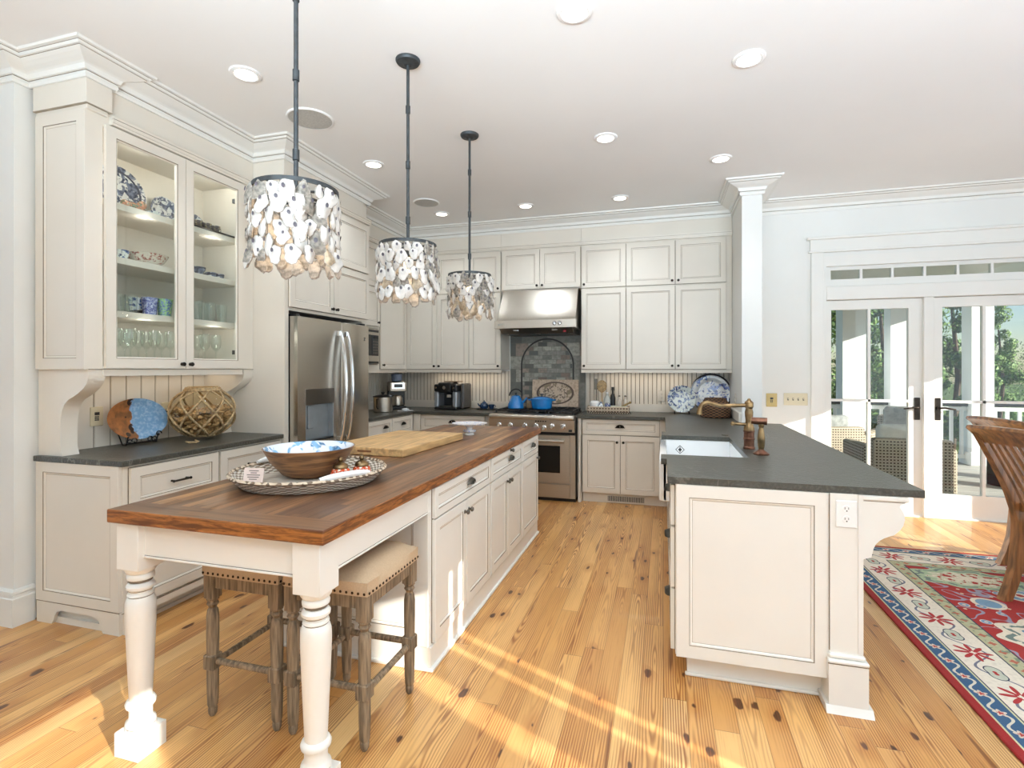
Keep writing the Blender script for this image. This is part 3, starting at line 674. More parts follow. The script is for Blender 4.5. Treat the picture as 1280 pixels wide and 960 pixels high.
# ------------------------------------------------------------------ hutch: glazed upper
hu = thing('hutch_display_cabinet', 'cream upper cabinet with two glass doors standing over the hutch counter', 'cabinet', (-2.97, 2.05, .914), pi/2)
Z = lambda z: z-.914
sh_z = (1.69, 2.0, 2.31)
b = MB(); D = .378
b.box(0, .075, 0, D, Z(1.39), Z(3.045)).box(1.065, HWD, 0, D, Z(1.39), Z(3.045)).box(.075, 1.065, 0, D, Z(2.735), Z(3.045)).box(.075, 1.065, 0, D, Z(1.355), Z(1.41)).box(.075, 1.065, D-.012, D, Z(1.41), Z(2.735))
b.build('cabinet_body', CREAM, hu, local=True, smooth=False)
MB().box(-.028, .11, -.025, D, Z(2.815), Z(3.0), b=.002).box(-.014, .096, -.012, D, Z(2.79), Z(2.816), b=.003).m(1).box(-.0285, .1105, -.0255, D, Z(2.8145), Z(2.8175)).build('capital', [CREAM, GLAZEL], hu, local=True, smooth=False)
f = front(MB(), 0, D-.005, Z(1.392), Z(2.79), .06).xf(Matrix.Translation((0, D-.005, 0)) @ Matrix.Rotation(-pi/2, 4, 'Z')); f.build('end_panel', [CREAM, GLAZE_SHADE, GLAZEL], hu, local=True, smooth=False)
cornice(hu, .11, HWD, Z(2.755))
MB().box(.075, 1.065, -.004, .02, Z(1.355), Z(1.392)).m(1).box(0, 1.17, -.005, -.001, Z(1.3915), Z(1.394)).build('light_rail', [CREAM, GLAZE_SHADE], hu, local=True, smooth=False)
for z in sh_z: MB().box(.076, 1.064, .03, D-.013, Z(z), Z(z+.038), b=.002).build('shelf', CREAM, hu, local=True)
def brk(x0, x1):
    p = [(0, Z(1.39)), (0, Z(1.345)), (.012, Z(1.315)), (.037, Z(1.288)), (.075, Z(1.262)), (.11, Z(1.243)), (.15, Z(1.225)), (.178, Z(1.20)), (.197, Z(1.165)), (.207, Z(1.12)), (.21, Z(1.06)), (.21, Z(.96)), (.2, Z(.93)), (.195, Z(.9145)), (D, Z(.9145)), (D, Z(1.39))]
    m = MB().prism(p, 'x', x0, x1); bmesh.ops.triangulate(m.bm, faces=[f for f in m.bm.faces if len(f.verts) > 6])
    m.build('support_bracket', CREAM, hu, local=True, ang=45)
brk(0, .088); brk(1.08, HWD)
for i, (a, bb) in enumerate(((.080, .577), (.581, 1.062))):
    d = front(MB(), a, bb, Z(1.398), Z(2.745), .055, glass=True).build('glass_door', [CREAM, GLAZE_SHADE], hu, local=True, smooth=False)
    MB().box(a+.05, bb-.05, -.010, -.006, Z(1.448), Z(2.695)).build('pane', GLASS, d, local=True, smooth=False)
    knob_mb(bb-.028 if i == 0 else a+.028, Z(1.425)).build('knob', BRONZE, d, local=True)
for z in (1.50, 2.60): MB().box(1.012, 1.03, .0, .04, Z(z), Z(z+.03)).build('hinge', IRON, hu, local=True)
# ------------------------------------------------------------------ beadboard
def beadboard(name, mtx, w, z0, z1, pitch, loc):
    p = [(0, .0), (0, -.012)]; n = max(1, round(w/pitch)); q = w/n
    for k in range(1, n): p += [(k*q-.005, -.012), (k*q-.003, -.006), (k*q+.003, -.006), (k*q+.005, -.012)]
    p += [(w, -.012), (w, 0)]
    m = MB(); m.prism(p, 'z', z0, z1); bmesh.ops.triangulate(m.bm, faces=[f for f in m.bm.faces if len(f.verts) > 8])
    m.bm.normal_update()
    for f in m.bm.faces:
        if abs(f.normal.z) < .5 and abs(f.calc_center_median().y+.006) < .0005 and f.normal.y < -.9: f.material_index = 1
    m.xf(mtx)
    return struct(m, name, [CREAM, GLAZE_SHADE], smooth=False, loc=loc)
beadboard('trim_beadboard_hutch', Matrix.Translation((-3.35, 2.137, 0)) @ Matrix.Rotation(pi/2, 4, 'Z'), 1.0, .914, 1.37, .105, (-3.35, 2.6, .914))
beadboard('trim_beadboard_left', Matrix.Translation((-3.34, 6.044, 0)), 1.59, 1.0, 1.37, .047, (-2.5, 6.04, 1.0))
beadboard('trim_beadboard_right', Matrix.Translation((-.86, 6.044, 0)), 1.535, 1.0, 1.37, .047, (-.1, 6.04, 1.0))
beadboard('trim_beadboard_corner', Matrix.Translation((-3.35, 4.37, 0)) @ Matrix.Rotation(pi/2, 4, 'Z'), 1.67, 1.0, 1.37, .047, (-3.35, 5.2, 1.0))
struct(MB().box(-3.34, -1.75, 6.022, 6.044, .9145, 1.003, b=.003).box(-.86, .675, 6.022, 6.044, .9145, 1.003, b=.003).box(-3.35, -3.328, 4.37, 6.03, .9145, 1.003, b=.003).box(.652, .675, 5.06, 6.03, .9145, 1.0, b=.003), 'trim_splash_rail', CREAM)
struct(MB().box(-1.772, -.868, 6.028, 6.044, .90, 1.90), 'trim_slate_backsplash', SLATE, smooth=False)

# ------------------------------------------------------------------ fridge surround, fridge
fs = thing('fridge_surround_cabinet', 'tall cream cabinet surround with cupboard doors above the steel fridge', 'cabinet', (-2.69, 3.22, 0), pi/2)
m = MB().box(0.001, .026, 0, .655, 0, 3.045).box(1.06, 1.14, .02, .655, 0, 3.045).box(.026, 1.06, .0, .655, 1.835, 3.045).box(0, .042, -.004, .02, 0, 1.86)
m.build('cabinet_body', CREAM, fs, local=True, smooth=False)
for z0, z1 in ((1.862, 2.275), (2.292, 2.735)):
    add_front(fs, 'door', .045, .576, z0, z1, 'knob', .548, z0+.035); add_front(fs, 'door', .582, 1.125, z0, z1, 'knob', .61, z0+.035)
cornice(fs, -.0, 1.14); pass
fr = thing('refrigerator', 'stainless steel french door refrigerator with water dispenser beside hutch', 'refrigerator', (-2.612, 3.27, 0), pi/2)
FW = .975; FM = .55
MB().box(.012, FW-.012, .075, .70, .02, 1.79).box(.03, FW-.03, .09, .68, 0, .03).build('fridge_body', STEELD, fr, local=True)
def fdoor(a, b, z0, z1, name='fridge_door'):
    return MB().box(a, b, 0, .07, z0, z1, b=.008, seg=3).build(name, [STEELV], fr, local=True)
dl = MB()
da, dbb, dz0, dz1 = .09, .44, .83, 1.235
dl.box(0, da, 0, .07, .745, 1.79).box(dbb, FM-.002, 0, .07, .745, 1.79).box(da, dbb, 0, .07, .745, dz0).box(da, dbb, 0, .07, dz1, 1.79).box(da, dbb, .055, .07, dz0, dz1)
dl = dl.build('fridge_door', STEELV, fr, local=True, smooth=False)
dr_ = fdoor(FM+.002, FW, .745, 1.79); fdoor(0, FW, .06, .735, 'freezer_drawer')
ds = MB().box(da-.006, dbb+.006, -.004, .02, 1.118, dz1+.006, b=.003).m(1).box(da, dbb, .045, .055, dz0, 1.118).box(da, da+.012, 0, .05, dz0, 1.118).box(dbb-.012, dbb, 0, .05, dz0, 1.118).m(2).box(da, dbb, 0, .052, dz0, dz0+.014).m(1).box(da+.06, da+.12, .02, .04, .93, 1.11, b=.004)
ds = ds.build('water_dispenser', [STEELD, paint('dispenser_grey', (158, 166, 172), .25, .03, 6, metal=.35), BLACKP], dl, local=True, smooth=False)
def fhandle(xc, par):
    m = MB(); pts = []
    for k in range(17):
        t = k/16; z = .80+t*.905; pts.append((xc, -.022-.055*sin(pi*t)**.7, z))
    m.tube(pts, .015, 10, flat=.8); m.box(xc-.018, xc+.018, -.03, 0.0, .79, .835, b=.004).box(xc-.018, xc+.018, -.03, 0, 1.67, 1.715, b=.004)
    m.build('door_handle', CHROME, par, local=True)
fhandle(.505, dl); fhandle(.60, dr_)
MB().tube([(.12, -.05, .64), (.86, -.05, .64)], .014, 10).box(.13, .16, -.05, 0, .63, .65).box(.82, .85, -.05, 0, .63, .65).build('drawer_handle', CHROME, fr, local=True)
MB().box(.895, .915, -.002, .002, 1.675, 1.681).box(.895, .915, -.002, .002, 1.652, 1.658).prism([(.895, 1.658), (.903, 1.658), (.915, 1.675), (.907, 1.675)], 'y', -.002, .002).build('emblem', BLACKP, dr_, local=True, smooth=False)
for a in (.02, FW-.06): MB().box(a, a+.04, .03, .1, 1.79, 1.81).build('hinge_cover', BLACKP, fr, local=True)

# ------------------------------------------------------------------ left run
lb = thing('left_base_cabinet', 'cream base cabinet with two cup pull drawers between fridge and corner', 'cabinet', (-2.77, 4.37, 0), pi/2)
MB().box(0, 1.065, 0, .575, .1, .884).box(0, 1.065, .07, .57, 0, .1).build('cabinet_body', CREAM, lb, local=True, smooth=False)
for a, b, kx in ((.02, .545, .42), (.56, 1.01, .80)):
    add_front(lb, 'drawer', a, b, .69, .872, 'cup', kx, .785, fr=.04, kn=BRONZE); add_front(lb, 'door', a, b, .12, .68, 'knob', b-.04, .63)
lu = thing('left_upper_cabinet', 'cream upper cabinet run holding the microwave on the left wall', 'cabinet', (-3.0, 4.365, 1.355), pi/2)
b = MB(); q = lambda z: z-1.355
b.box(0, .06, 0, .348, 0, q(3.045)).box(.06, .69, .30, .348, 0, q(3.045)).box(.06, .69, 0, .3, q(1.835), q(3.045)).box(.06, .69, 0, .3, 0, q(1.44)).box(.69, 1.34, 0, .348, 0, q(3.045))
b.build('cabinet_body', CREAM, lu, local=True, smooth=False)
cornice(lu, 0, 1.30, q(2.755))
add_front(lu, 'door', .02, .70, q(1.86), q(2.27), 'knob', .66, q(1.90)); add_front(lu, 'door', .02, .70, q(2.288), q(2.735), 'knob', .66, q(2.33))
add_front(lu, 'door', .725, 1.31, q(1.395), q(2.27), 'knob', .765, q(1.44)); add_front(lu, 'door', .725, 1.31, q(2.288), q(2.735), 'knob', .765, q(2.33))
mw = thing('microwave_oven', 'built-in steel microwave oven in the left wall cabinets beside fridge', 'microwave', (-2.99, 4.70, 1.442), pi/2)
MB().box(-.265, .315, .0, .27, .002, .385).build('microwave_body', STEELD, mw, local=True)
MB().box(-.27, .32, -.03, 0, .01, .382, b=.004).m(1).box(-.25, .30, -.034, -.028, .345, .37).box(-.25, .30, -.034, -.028, .012, .035).build('trim_frame', [STEEL, BLACKP], mw, local=True)
MB().box(-.235, .14, -.045, -.028, .095, .315, b=.003).build('door_window', OVENG, mw, local=True)
kp = MB().box(.16, .285, -.043, -.028, .095, .315, b=.003).m(1)
for r in range(5):
    for c in range(3): kp.box(.175+c*.033, .198+c*.033, -.0445, -.042, .115+r*.03, .133+r*.03)
kp.m(2).box(.175, .27, -.0445, -.042, .275, .302); kp.build('keypad', [BLACKP, PEWTER, OVENG], mw, local=True)

# ------------------------------------------------------------------ back wall cabinets
bl = thing('corner_base_cabinet', 'cream base cabinet with wide drawer left of the range', 'cabinet', (-2.77, 5.47, 0))
MB().box(0, .94, 0, .57, .1, .884).box(0, .94, .07, .57, 0, .1).build('cabinet_body', CREAM, bl, smooth=False, local=True)
MB().box(-.0, .085, -.028, 0, 0, .884, b=.003).build('corner_stile', CREAM, bl, local=True)
add_front(bl, 'drawer', .10, .87, .70, .872, 'cup', .485, .79, fr=.042); add_front(bl, 'door', .10, .482, .12, .69, 'knob', .45, .64); add_front(bl, 'door', .488, .87, .12, .69, 'knob', .52, .64)
br = thing('right_base_cabinet', 'cream base cabinet with drawer and two doors right of range', 'cabinet', (-.872, 5.47, 0))
MB().box(0, .92, 0, .57, .1, .884).box(0.055, .92, .03, .57, 0, .1).build('cabinet_body', CREAM, br, smooth=False, local=True)
MB().lathe([(.018, 0), (.018, .13), (.02, .135), (.016, .15), (.02, .165), (.02, .18), (.016, .2), (.016, .70), (.02, .72), (.02, .735), (.016, .75), (.019, .765), (.019, .884)], (.026, -.02, 0), 16).box(.004, .05, 0, .02, 0, .884).build('turned_post', CREAM, br, local=True)
add_front(br, 'drawer', .058, .835, .715, .872, 'cup', .445, .79, fr=.04)
add_front(br, 'door', .058, .444, .108, .705, 'knob', .415, .64); add_front(br, 'door', .450, .835, .108, .705, 'knob', .479, .64)
vg = MB().box(.30, .70, .018, .031, .012, .085).m(1).box(.315, .685, .016, .02, .022, .075).m(0)
for k in range(25): vg.box(.318+k*.0148, .323+k*.0148, .013, .02, .022, .075)
vg.build('vent_grille', [CREAM, BLACKP], br, local=True, smooth=False)
def upper(name, label, x0, x1, fronts, z0=1.355, depth=.338, group=None, extra=None):
    t = thing(name, label, 'cabinet', (x0, 5.706, z0), 0, group)
    MB().box(0, x1-x0, 0, depth, .035 if z0 < 1.5 else 0, 3.045-z0).build('cabinet_body', CREAM, t, local=True, smooth=False)
    if z0 < 1.5: MB().box(0, x1-x0, -.004, .02, 0, .036).m(1).box(0, x1-x0, -.005, 0, .0345, .037).build('light_rail', [CREAM, GLAZE_SHADE], t, local=True, smooth=False)
    cornice(t, 0, x1-x0, 2.755-z0)
    for a, b, za, zb, side in fronts:
        kx = (b-.028 if side == 'r' else a+.028)-x0
        add_front(t, 'door', a-x0, b-x0, za-z0, zb-z0, 'knob', kx, za-z0+.035)
    return t
lo, hi, tz = (1.395, 2.268), (2.284, 2.738), None
F = []
for a, b, s in ((-2.985, -2.589, 'r'), (-2.583, -2.182, 'l'), (-2.176, -1.792, 'r')): F += [(a, b, *lo, s), (a, b, *hi, s)]
ul = upper('left_back_upper_cabinet', 'cream upper cabinet run on the back wall left of steel hood', -2.998, -1.788, [f for f in F])
upper('hood_upper_cabinet', 'short cream two door cabinet directly above the steel hood', -1.786, -.868, [(-1.775, -1.334, 2.298, 2.738, 'r'), (-1.328, -.874, 2.298, 2.738, 'l')], z0=2.285)
F = []
for a, b, s in ((-.86, -.387, 'l'), (-.381, .117, 'r'), (.123, .615, 'l')): F += [(a, b, *lo, s), (a, b, *hi, s)]
upper('right_back_upper_cabinet', 'cream upper cabinet run on the back wall right of steel hood', -.866, .672, F)

# ------------------------------------------------------------------ range hood
hd = thing('range_hood', 'stainless steel range hood hanging above the cooking range', 'range hood', (-1.345, 5.75, 1.78))
hx0, hx1 = -1.784, -.878
pf = [(5.70, 2.284), (5.64, 2.18), (5.565, 2.05), (5.50, 1.965), (5.455, 1.93), (5.44, 1.925), (5.44, 1.845), (5.46, 1.838), (6.02, 1.838), (6.02, 2.284)]
MB().prism(pf, 'x', hx0+.02, hx1-.02).build('hood_shell', STEEL, hd, ang=20)
MB().box(hx0, hx1, 5.432, 5.47, 1.838, 1.926, b=.003).build('front_rail', STEEL, hd)
MB().prism([(5.46, 1.838), (5.56, 1.785), (6.02, 1.785), (6.02, 1.838)], 'x', hx0+.05, hx1-.05).m(1).box(hx0+.12, hx0+.42, 5.60, 5.95, 1.779, 1.786).box(hx1-.42, hx1-.12, 5.60, 5.95, 1.779, 1.786).build('filter_tray', [STEELD, BLACKP], hd, smooth=False)
for xx in (-1.11, -1.055): MB().lathe([(0, -.026), (.014, -.024), (.017, -.01), (.017, 0)], (xx, 5.432, 1.884), 16, ax='y').m(1).lathe([(.019, -.004), (.023, -.004), (.023, 0)], (xx, 5.432, 1.884), 16, ax='y').build('control_knob', [CHROME, BLACKP], hd)
MB().box(hx0+.045, hx0+.11, 5.429, 5.433, 1.872, 1.888).build('name_badge', CHROME, hd)
MB().box(-1.03, -1.0, 5.505, 5.515, 1.795, 1.812).build('warning_tag', paint('red_tag', (196, 30, 40), .5), hd)
for xx in (-1.55, -1.12): MB().box(xx-.03, xx+.03, 5.475, 5.50, 1.81, 1.826, b=.004).build('hood_lamp', CHROME, hd)

# ------------------------------------------------------------------ range
rg = thing('cooking_range', 'stainless steel gas range with oven between the back base cabinets', 'range', (-1.345, 5.7, 0))
rx0, rx1 = -1.812, -.882
MB().box(rx0, rx1, 5.405, 6.02, .035, .895).build('range_body', STEEL, rg, smooth=False)
MB().box(rx0, rx1, 5.31, 5.42, .86, .915, b=.02, seg=3).build('bullnose_rail', STEEL, rg)
cpn = MB().prism([(5.325, .862), (5.345, .735), (5.42, .735), (5.42, .862)], 'x', rx0, rx1).build('control_panel', STEEL, rg, smooth=False)
for k, u in enumerate((624, 638, 656, 670, 680, 690, 704)):
    xx = ux(u, 5.34); zz = .795 if u != 680 else .775
    MB().lathe([(0, -.04), (.017, -.038), (.022, -.026), (.023, -.008), (.028, -.006), (.028, 0)], (xx, 5.335, zz), 18, ax='y').box(xx-.004, xx+.004, 5.288, 5.30, zz-.018, zz+.018).build('control_knob', CHROME, cpn)
mk = MB()
for k in range(5): mk.box(-1.295+k*.026, -1.279+k*.026, 5.3235, 5.329, .841, .853)
mk.build('name_badge', BLACKP, cpn, smooth=False)
MB().box(-.94, -.905, 5.325, 5.345, .745, .765).build('power_switch', BLACKP, cpn)
mb = MB().box(rx0+.03, rx1-.03, 5.44, 5.99, .895, .918); mb.build('cooktop', BLACK, rg)
for gx in (-1.64, -1.345, -1.05):
    g = MB()
    for k in range(3): g.box(gx-.14, gx+.14, 5.47+k*.235-.007, 5.47+k*.235+.007, .936, .952)
    for k in range(3): g.box(gx-.135+k*.127, gx-.121+k*.127, 5.46, 5.95, .936, .952)
    for sx in (-.13, .13):
        for sy in (5.47, 5.94): g.box(gx+sx-.008, gx+sx+.008, sy-.008, sy+.008, .918, .937)
    for cy in (5.58, 5.83): g.lathe([(0, .93), (.035, .93), (.045, .918)], (gx, cy, 0), 16)
    g.build('burner_grate', BLACK, rg)
od = MB().box(rx0+.10, rx1-.055, 5.365, 5.405, .205, .70, b=.004).build('oven_door', STEEL, rg)
MB().box(rx0+.22, rx1-.155, 5.362, 5.367, .305, .59, b=.002).build('oven_window', OVENG, od)
MB().tube([(rx0+.16, 5.315, .645), (rx1-.10, 5.315, .645)], .017, 12).box(rx0+.17, rx0+.20, 5.315, 5.37, .635, .66).box(rx1-.135, rx1-.105, 5.315, 5.37, .635, .66).build('oven_handle', STEEL, od)
MB().box(rx0+.10, rx1-.055, 5.375, 5.405, .05, .185, b=.004).build('storage_drawer', STEEL, rg)
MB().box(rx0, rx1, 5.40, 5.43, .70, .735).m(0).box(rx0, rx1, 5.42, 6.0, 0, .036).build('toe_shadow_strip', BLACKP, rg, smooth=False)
#@@MORE@@
# ------------------------------------------------------------------ ceiling lights and speakers
def can(u, v, label):
    p = at(u, v, z=CEIL); t = thing('recessed_light', label, 'ceiling light', (p.x, p.y, CEIL-.012), 0, 'recessed ceiling lights')
    MB().lathe([(.058, .010), (.060, .002), (.066, 0), (.082, .004), (.085, .012), (.058, .012)], (p.x, p.y, CEIL-.012), 28).build('trim_ring', CEILM, t)
    MB().lathe([(0, .004), (.058, .004), (.0585, .011), (0, .011)], (p.x, p.y, CEIL-.012), 28).build('lens', LENS, t)
    lamp('SPOT', 'downlight', (p.x, p.y, CEIL-.03), 25, (.84, .93, 1.0), (0, 0, 0), spot_size=R(125), spot_blend=.8, shadow_soft_size=.06)
for a in ((307, 92, 'round recessed ceiling light over the glass door hutch'), (718, 14, 'recessed ceiling light nearest the top edge of the picture'),
          (936, 73, 'recessed ceiling light high over the front of the peninsula'), (467, 205, 'recessed ceiling light in front of the cupboards over the fridge'),
          (757, 172, 'recessed ceiling light over the aisle, middle of its row'), (901, 198, 'recessed ceiling light closest to the white column'),
          (657, 257, 'recessed ceiling light in front of the cupboards over the steel hood'), (552, 267, 'recessed ceiling light beside the far round speaker'),
          (775, 247, 'recessed ceiling light in front of the right back cupboards')): can(*a)
for (u, v, r, label) in ((388, 148, .15, 'large round ceiling speaker behind the nearest pendant rod'), (533, 253, .13, 'round ceiling speaker beside the middle pendant rod, far end')):
    p = at(u, v, z=CEIL); t = thing('ceiling_speaker', label, 'speaker', (p.x, p.y, CEIL-.01))
    MB().lathe([(r-.012, 0), (r-.004, -.001), (r, .004), (r, .01), (r-.012, .01)], (p.x, p.y, CEIL-.01), 40).build('rim', CEILM, t)
    MB().lathe([(0, .002), (r-.011, .003), (r-.011, .009), (0, .009)], (p.x, p.y, CEIL-.01), 40).build('grille', SPKM, t)
for (x, y, z, e, sx, sy) in ((-3.18, 2.65, 1.352, .8, .26, .95), (-2.3, 5.90, 1.35, 1.1, .9, .12), (-.2, 5.90, 1.35, 1.1, .9, .12)):
    lamp('AREA', 'under_cabinet_light', (x, y, z), e, (1, .84, .64), shape='RECTANGLE', size=sx, size_y=sy)
for y in (2.4, 2.9):
    for z, e in ((2.70, 1.5), (2.285, .7), (1.66, .6)): lamp('POINT', 'cabinet_puck_fill', (-3.0, y, z), e, (1, .95, .88), shadow_soft_size=.03)  # pucks under the upper shelf are real; other points added to brighten the interior
# ------------------------------------------------------------------ oyster shell pendants
def shell_mesh(k):
    rnd = random.Random(40+k); m = MB(); n = 14
    rad = [1+.13*sin(3*a+k)+.08*sin(5*a+2*k)+rnd.uniform(-.05, .05) for a in [2*pi*j/n for j in range(n)]]
    w, h = .0275, .037; cz = -.034; rings = []
    for r in (.22, .6, .93, 1.0):
        rings.append([m.bm.verts.new((w*r*rad[j]*cos(2*pi*j/n)*(1-.16*sin(2*pi*j/n)), .010*(r*r)-.009, cz+h*r*rad[j]*sin(2*pi*j/n))) for j in range(n)])
    m.i = 1 if k != 2 else 0
    sc = [m.bm.verts.new((.0 +   .006*cos(2*pi*j/8), -.0128, cz+.012+.008*sin(2*pi*j/8))) for j in range(8)]; m._f(sc)
    m.i = 0; m._f(rings[0])
    for qi, (A, B) in enumerate(zip(rings, rings[1:])):
        m.i = 2 if qi == 2 else 0
        for j in range(n): m._f([A[j], A[(j+1) % n], B[(j+1) % n], B[j]])
    m.i = 2
    back = [m.bm.verts.new((q.co.x*.9, q.co.y+.009, cz+(q.co.z-cz)*.9)) for q in rings[2]]
    for j in range(n): m._f([rings[-1][j], rings[-1][(j+1) % n], back[(j+1) % n], back[j]])
    m._f(back[::-1]); m.i = 0
    return m
SHM = []
pend_labels = ('oyster shell pendant lamp nearest the camera, over the tray end', 'middle oyster shell pendant lamp over the island', 'farthest and smallest looking oyster shell pendant near the hood')
def pendant(y, label, first):
    px, zr = -1.33, 2.063
    t = thing('shell_pendant', label, 'pendant lamp', (px, y, 1.775), 0, 'oyster shell pendants over the island')
    MB().lathe([(0, CEIL-.03), (.02, CEIL-.03), (.03, CEIL-.022), (.06, CEIL-.018), (.066, CEIL-.008), (.066, CEIL-.0005), (0, CEIL-.0005)], (px, y, 0), 28).build('canopy', IRON, t)
    m = MB().lathe([(.0085, zr), (.0085, CEIL-.03)], (px, y, 0), 12)
    for z in (2.20, 2.50, 2.80): m.lathe([(.0085, z-.022), (.0125, z-.02), (.0125, z+.02), (.0085, z+.022)], (px, y, 0), 12)
    m.build('rod', IRON, t)
    m = MB().lathe([(.150, zr-.010), (.154, zr-.010), (.154, zr+.006), (.150, zr+.006), (.150, zr-.010)], (px, y, 0), 40)
    for k in range(3):
        a = k*2*pi/3+.4; m.tube([(px, y, zr), (px+.15*cos(a), y+.15*sin(a), zr)], .005, 6)
    m.lathe([(.116, zr-.06), (.119, zr-.06), (.119, zr-.05), (.116, zr-.05), (.116, zr-.06)], (px, y, 0), 32)
    m.build('ring_frame', IRON, t)
    m = MB()
    for k in range(20):
        a = 2*pi*k/20; m.tube([(px+.146*cos(a), y+.146*sin(a), zr), (px+.146*cos(a), y+.146*sin(a), 1.83)], .0012, 4)
    m.build('hanging_wire', IRON, t)
    MB().lathe([(.02, zr-.005), (.022, zr-.06), (.016, zr-.065), (0, zr-.065)], (px, y, 0), 14).build('socket', IRON, t)
    MB().lathe([(0, zr-.15), (.02, zr-.142), (.028, zr-.12), (.024, zr-.095), (.013, zr-.07), (.012, zr-.065), (0, zr-.065)], (px, y, 0), 16).build('bulb', BULB, t)
    lamp('POINT', 'pendant_light', (px, y, zr-.17), 1.1, (1, .82, .6), shadow_soft_size=.03)
    rnd = random.Random(int(y*100)); tiers = [17, 17, 17, 17, 16, 16]
    for ti, n in enumerate(tiers):
        for k in range(n):
            a = 2*pi*(k+.5*(ti % 2)+rnd.uniform(-.15, .15))/n; r = .148+rnd.uniform(-.004, .012)
            v = rnd.choice((0, 0, 1, 1, 3, 4, 2) if ti > 2 else (0, 0, 1, 1, 3, 4))
            mt = Matrix.Translation((r*cos(a), r*sin(a), zr-1.775-.006-ti*.0455+rnd.uniform(-.006, .006))) @ Matrix.Rotation(a+pi/2+rnd.uniform(-.55, .55), 4, 'Z') @ Matrix.Rotation(rnd.uniform(-.25, .15), 4, 'X') @ Matrix.Rotation(rnd.uniform(-.3, .3), 4, 'Y') @ Matrix.Diagonal((rnd.uniform(.82, 1.2),)*3+(1,))
            if len(SHM) <= v:
                while len(SHM) <= v:
                    q = len(SHM); o = shell_mesh(q).build('oyster_shell', [SHELLS[(0, 0, 2, 1, 0)[q]], SCAR, SHRIM], t, local=True, ang=60); SHM.append(o.data); bpy.data.objects.remove(o)
            o = bpy.data.objects.new('oyster_shell', SHM[v]); COL.objects.link(o); o.parent = t; o.matrix_basis = mt
for i, y in enumerate((1.656, 2.552, 3.487)): pendant(y, pend_labels[i], i == 0)

# ------------------------------------------------------------------ stools
def stool(label, loc):
    t = thing('counter_stool', label, 'stool', loc, 0, 'backless counter stools')
    W, Dp = .185, .205     # half sizes of the seat
    lx, ly = .155, .175
    def pillow():
        m = MB(); nx = ny = 12; g = []
        for j in range(ny+1):
            row = []
            for i in range(nx+1):
                a, b = -1+2*i/nx, -1+2*j/ny
                k = max(abs(a), abs(b)); z = .618+.045*(1-abs(a)**5)*(1-abs(b)**5)+.004
                row.append(m.bm.verts.new((W*a*(1-.02*(abs(b)**6)), Dp*b*(1-.02*(abs(a)**6)), z)))
            g.append(row)
        for j in range(ny):
            for i in range(nx): m._f([g[j][i], g[j][i+1], g[j+1][i+1], g[j+1][i]])
        bd = [g[0][i] for i in range(nx)]+[g[j][nx] for j in range(ny)]+[g[ny][nx-i] for i in range(nx)]+[g[ny-j][0] for j in range(ny)]
        lo = [m.bm.verts.new((v.co.x, v.co.y, .572)) for v in bd]; L = len(bd)
        for k in range(L): m._f([bd[(k+1) % L], bd[k], lo[k], lo[(k+1) % L]])
        m._f(lo); bmesh.ops.recalc_face_normals(m.bm, faces=m.bm.faces[:]); return m
    pillow().build('seat_cushion', LINEN, t, local=True, ang=50)
    m = MB()
    for s in (-1, 1):
        for k in range(15): m.ball((-W+.013+k*(2*W-.026)/14, s*(Dp+.001), .583), .0055, 4, (1, .5, 1))
        for k in range(17): m.ball((s*(W+.001), -Dp+.013+k*(2*Dp-.026)/16, .583), .0055, 4, (.5, 1, 1))
    m.build('nail_trim', NAIL, t, local=True)
    m = MB()
    for s in (-1, 1): m.box(-lx, lx, s*(ly)-.014, s*ly+.014, .52, .574).box(s*lx-.014, s*lx+.014, -ly, ly, .52, .574)
    m.build('seat_frame', OAKG, t, local=True)
    for sx in (-1, 1):
        for sy in (-1, 1):
            c = (sx*lx, sy*ly, 0); m = MB()
            m.box(c[0]-.024, c[0]+.024, c[1]-.024, c[1]+.024, .475, .575, b=.003)
            m.lathe([(.022, .478), (.024, .470), (.018, .462), (.023, .452), (.017, .444), (.014, .436), (.020, .426), (.0235, .40), (.0235, .33), (.022, .245)], c, 16)
            m.box(c[0]-.026, c[0]+.026, c[1]-.026, c[1]+.026, .19, .25, b=.005)
            m.lathe([(.0225, .195), (.022, .12), (.0195, .045), (.0155, .036), (.0175, .03), (.016, .012), (.010, 0), (0, 0)], c, 16)
            m.build('leg', OAKG, t, local=True)
    for s in (-1, 1):
        MB().tube([(-lx, s*ly, .222), (lx, s*ly, .222)], .013, 10).build('stretcher', OAKG, t, local=True)
        MB().tube([(s*lx, -ly, .21), (s*lx, ly, .21)], .013, 10).build('stretcher', OAKG, t, local=True)
    return t
s1 = stool('backless linen topped stool between the two turned table legs, left one', (-1.587, 1.85, 0))
dup(s1, (-1.203, 1.85, 0), label='backless linen topped stool nearer the island cupboards, right one')

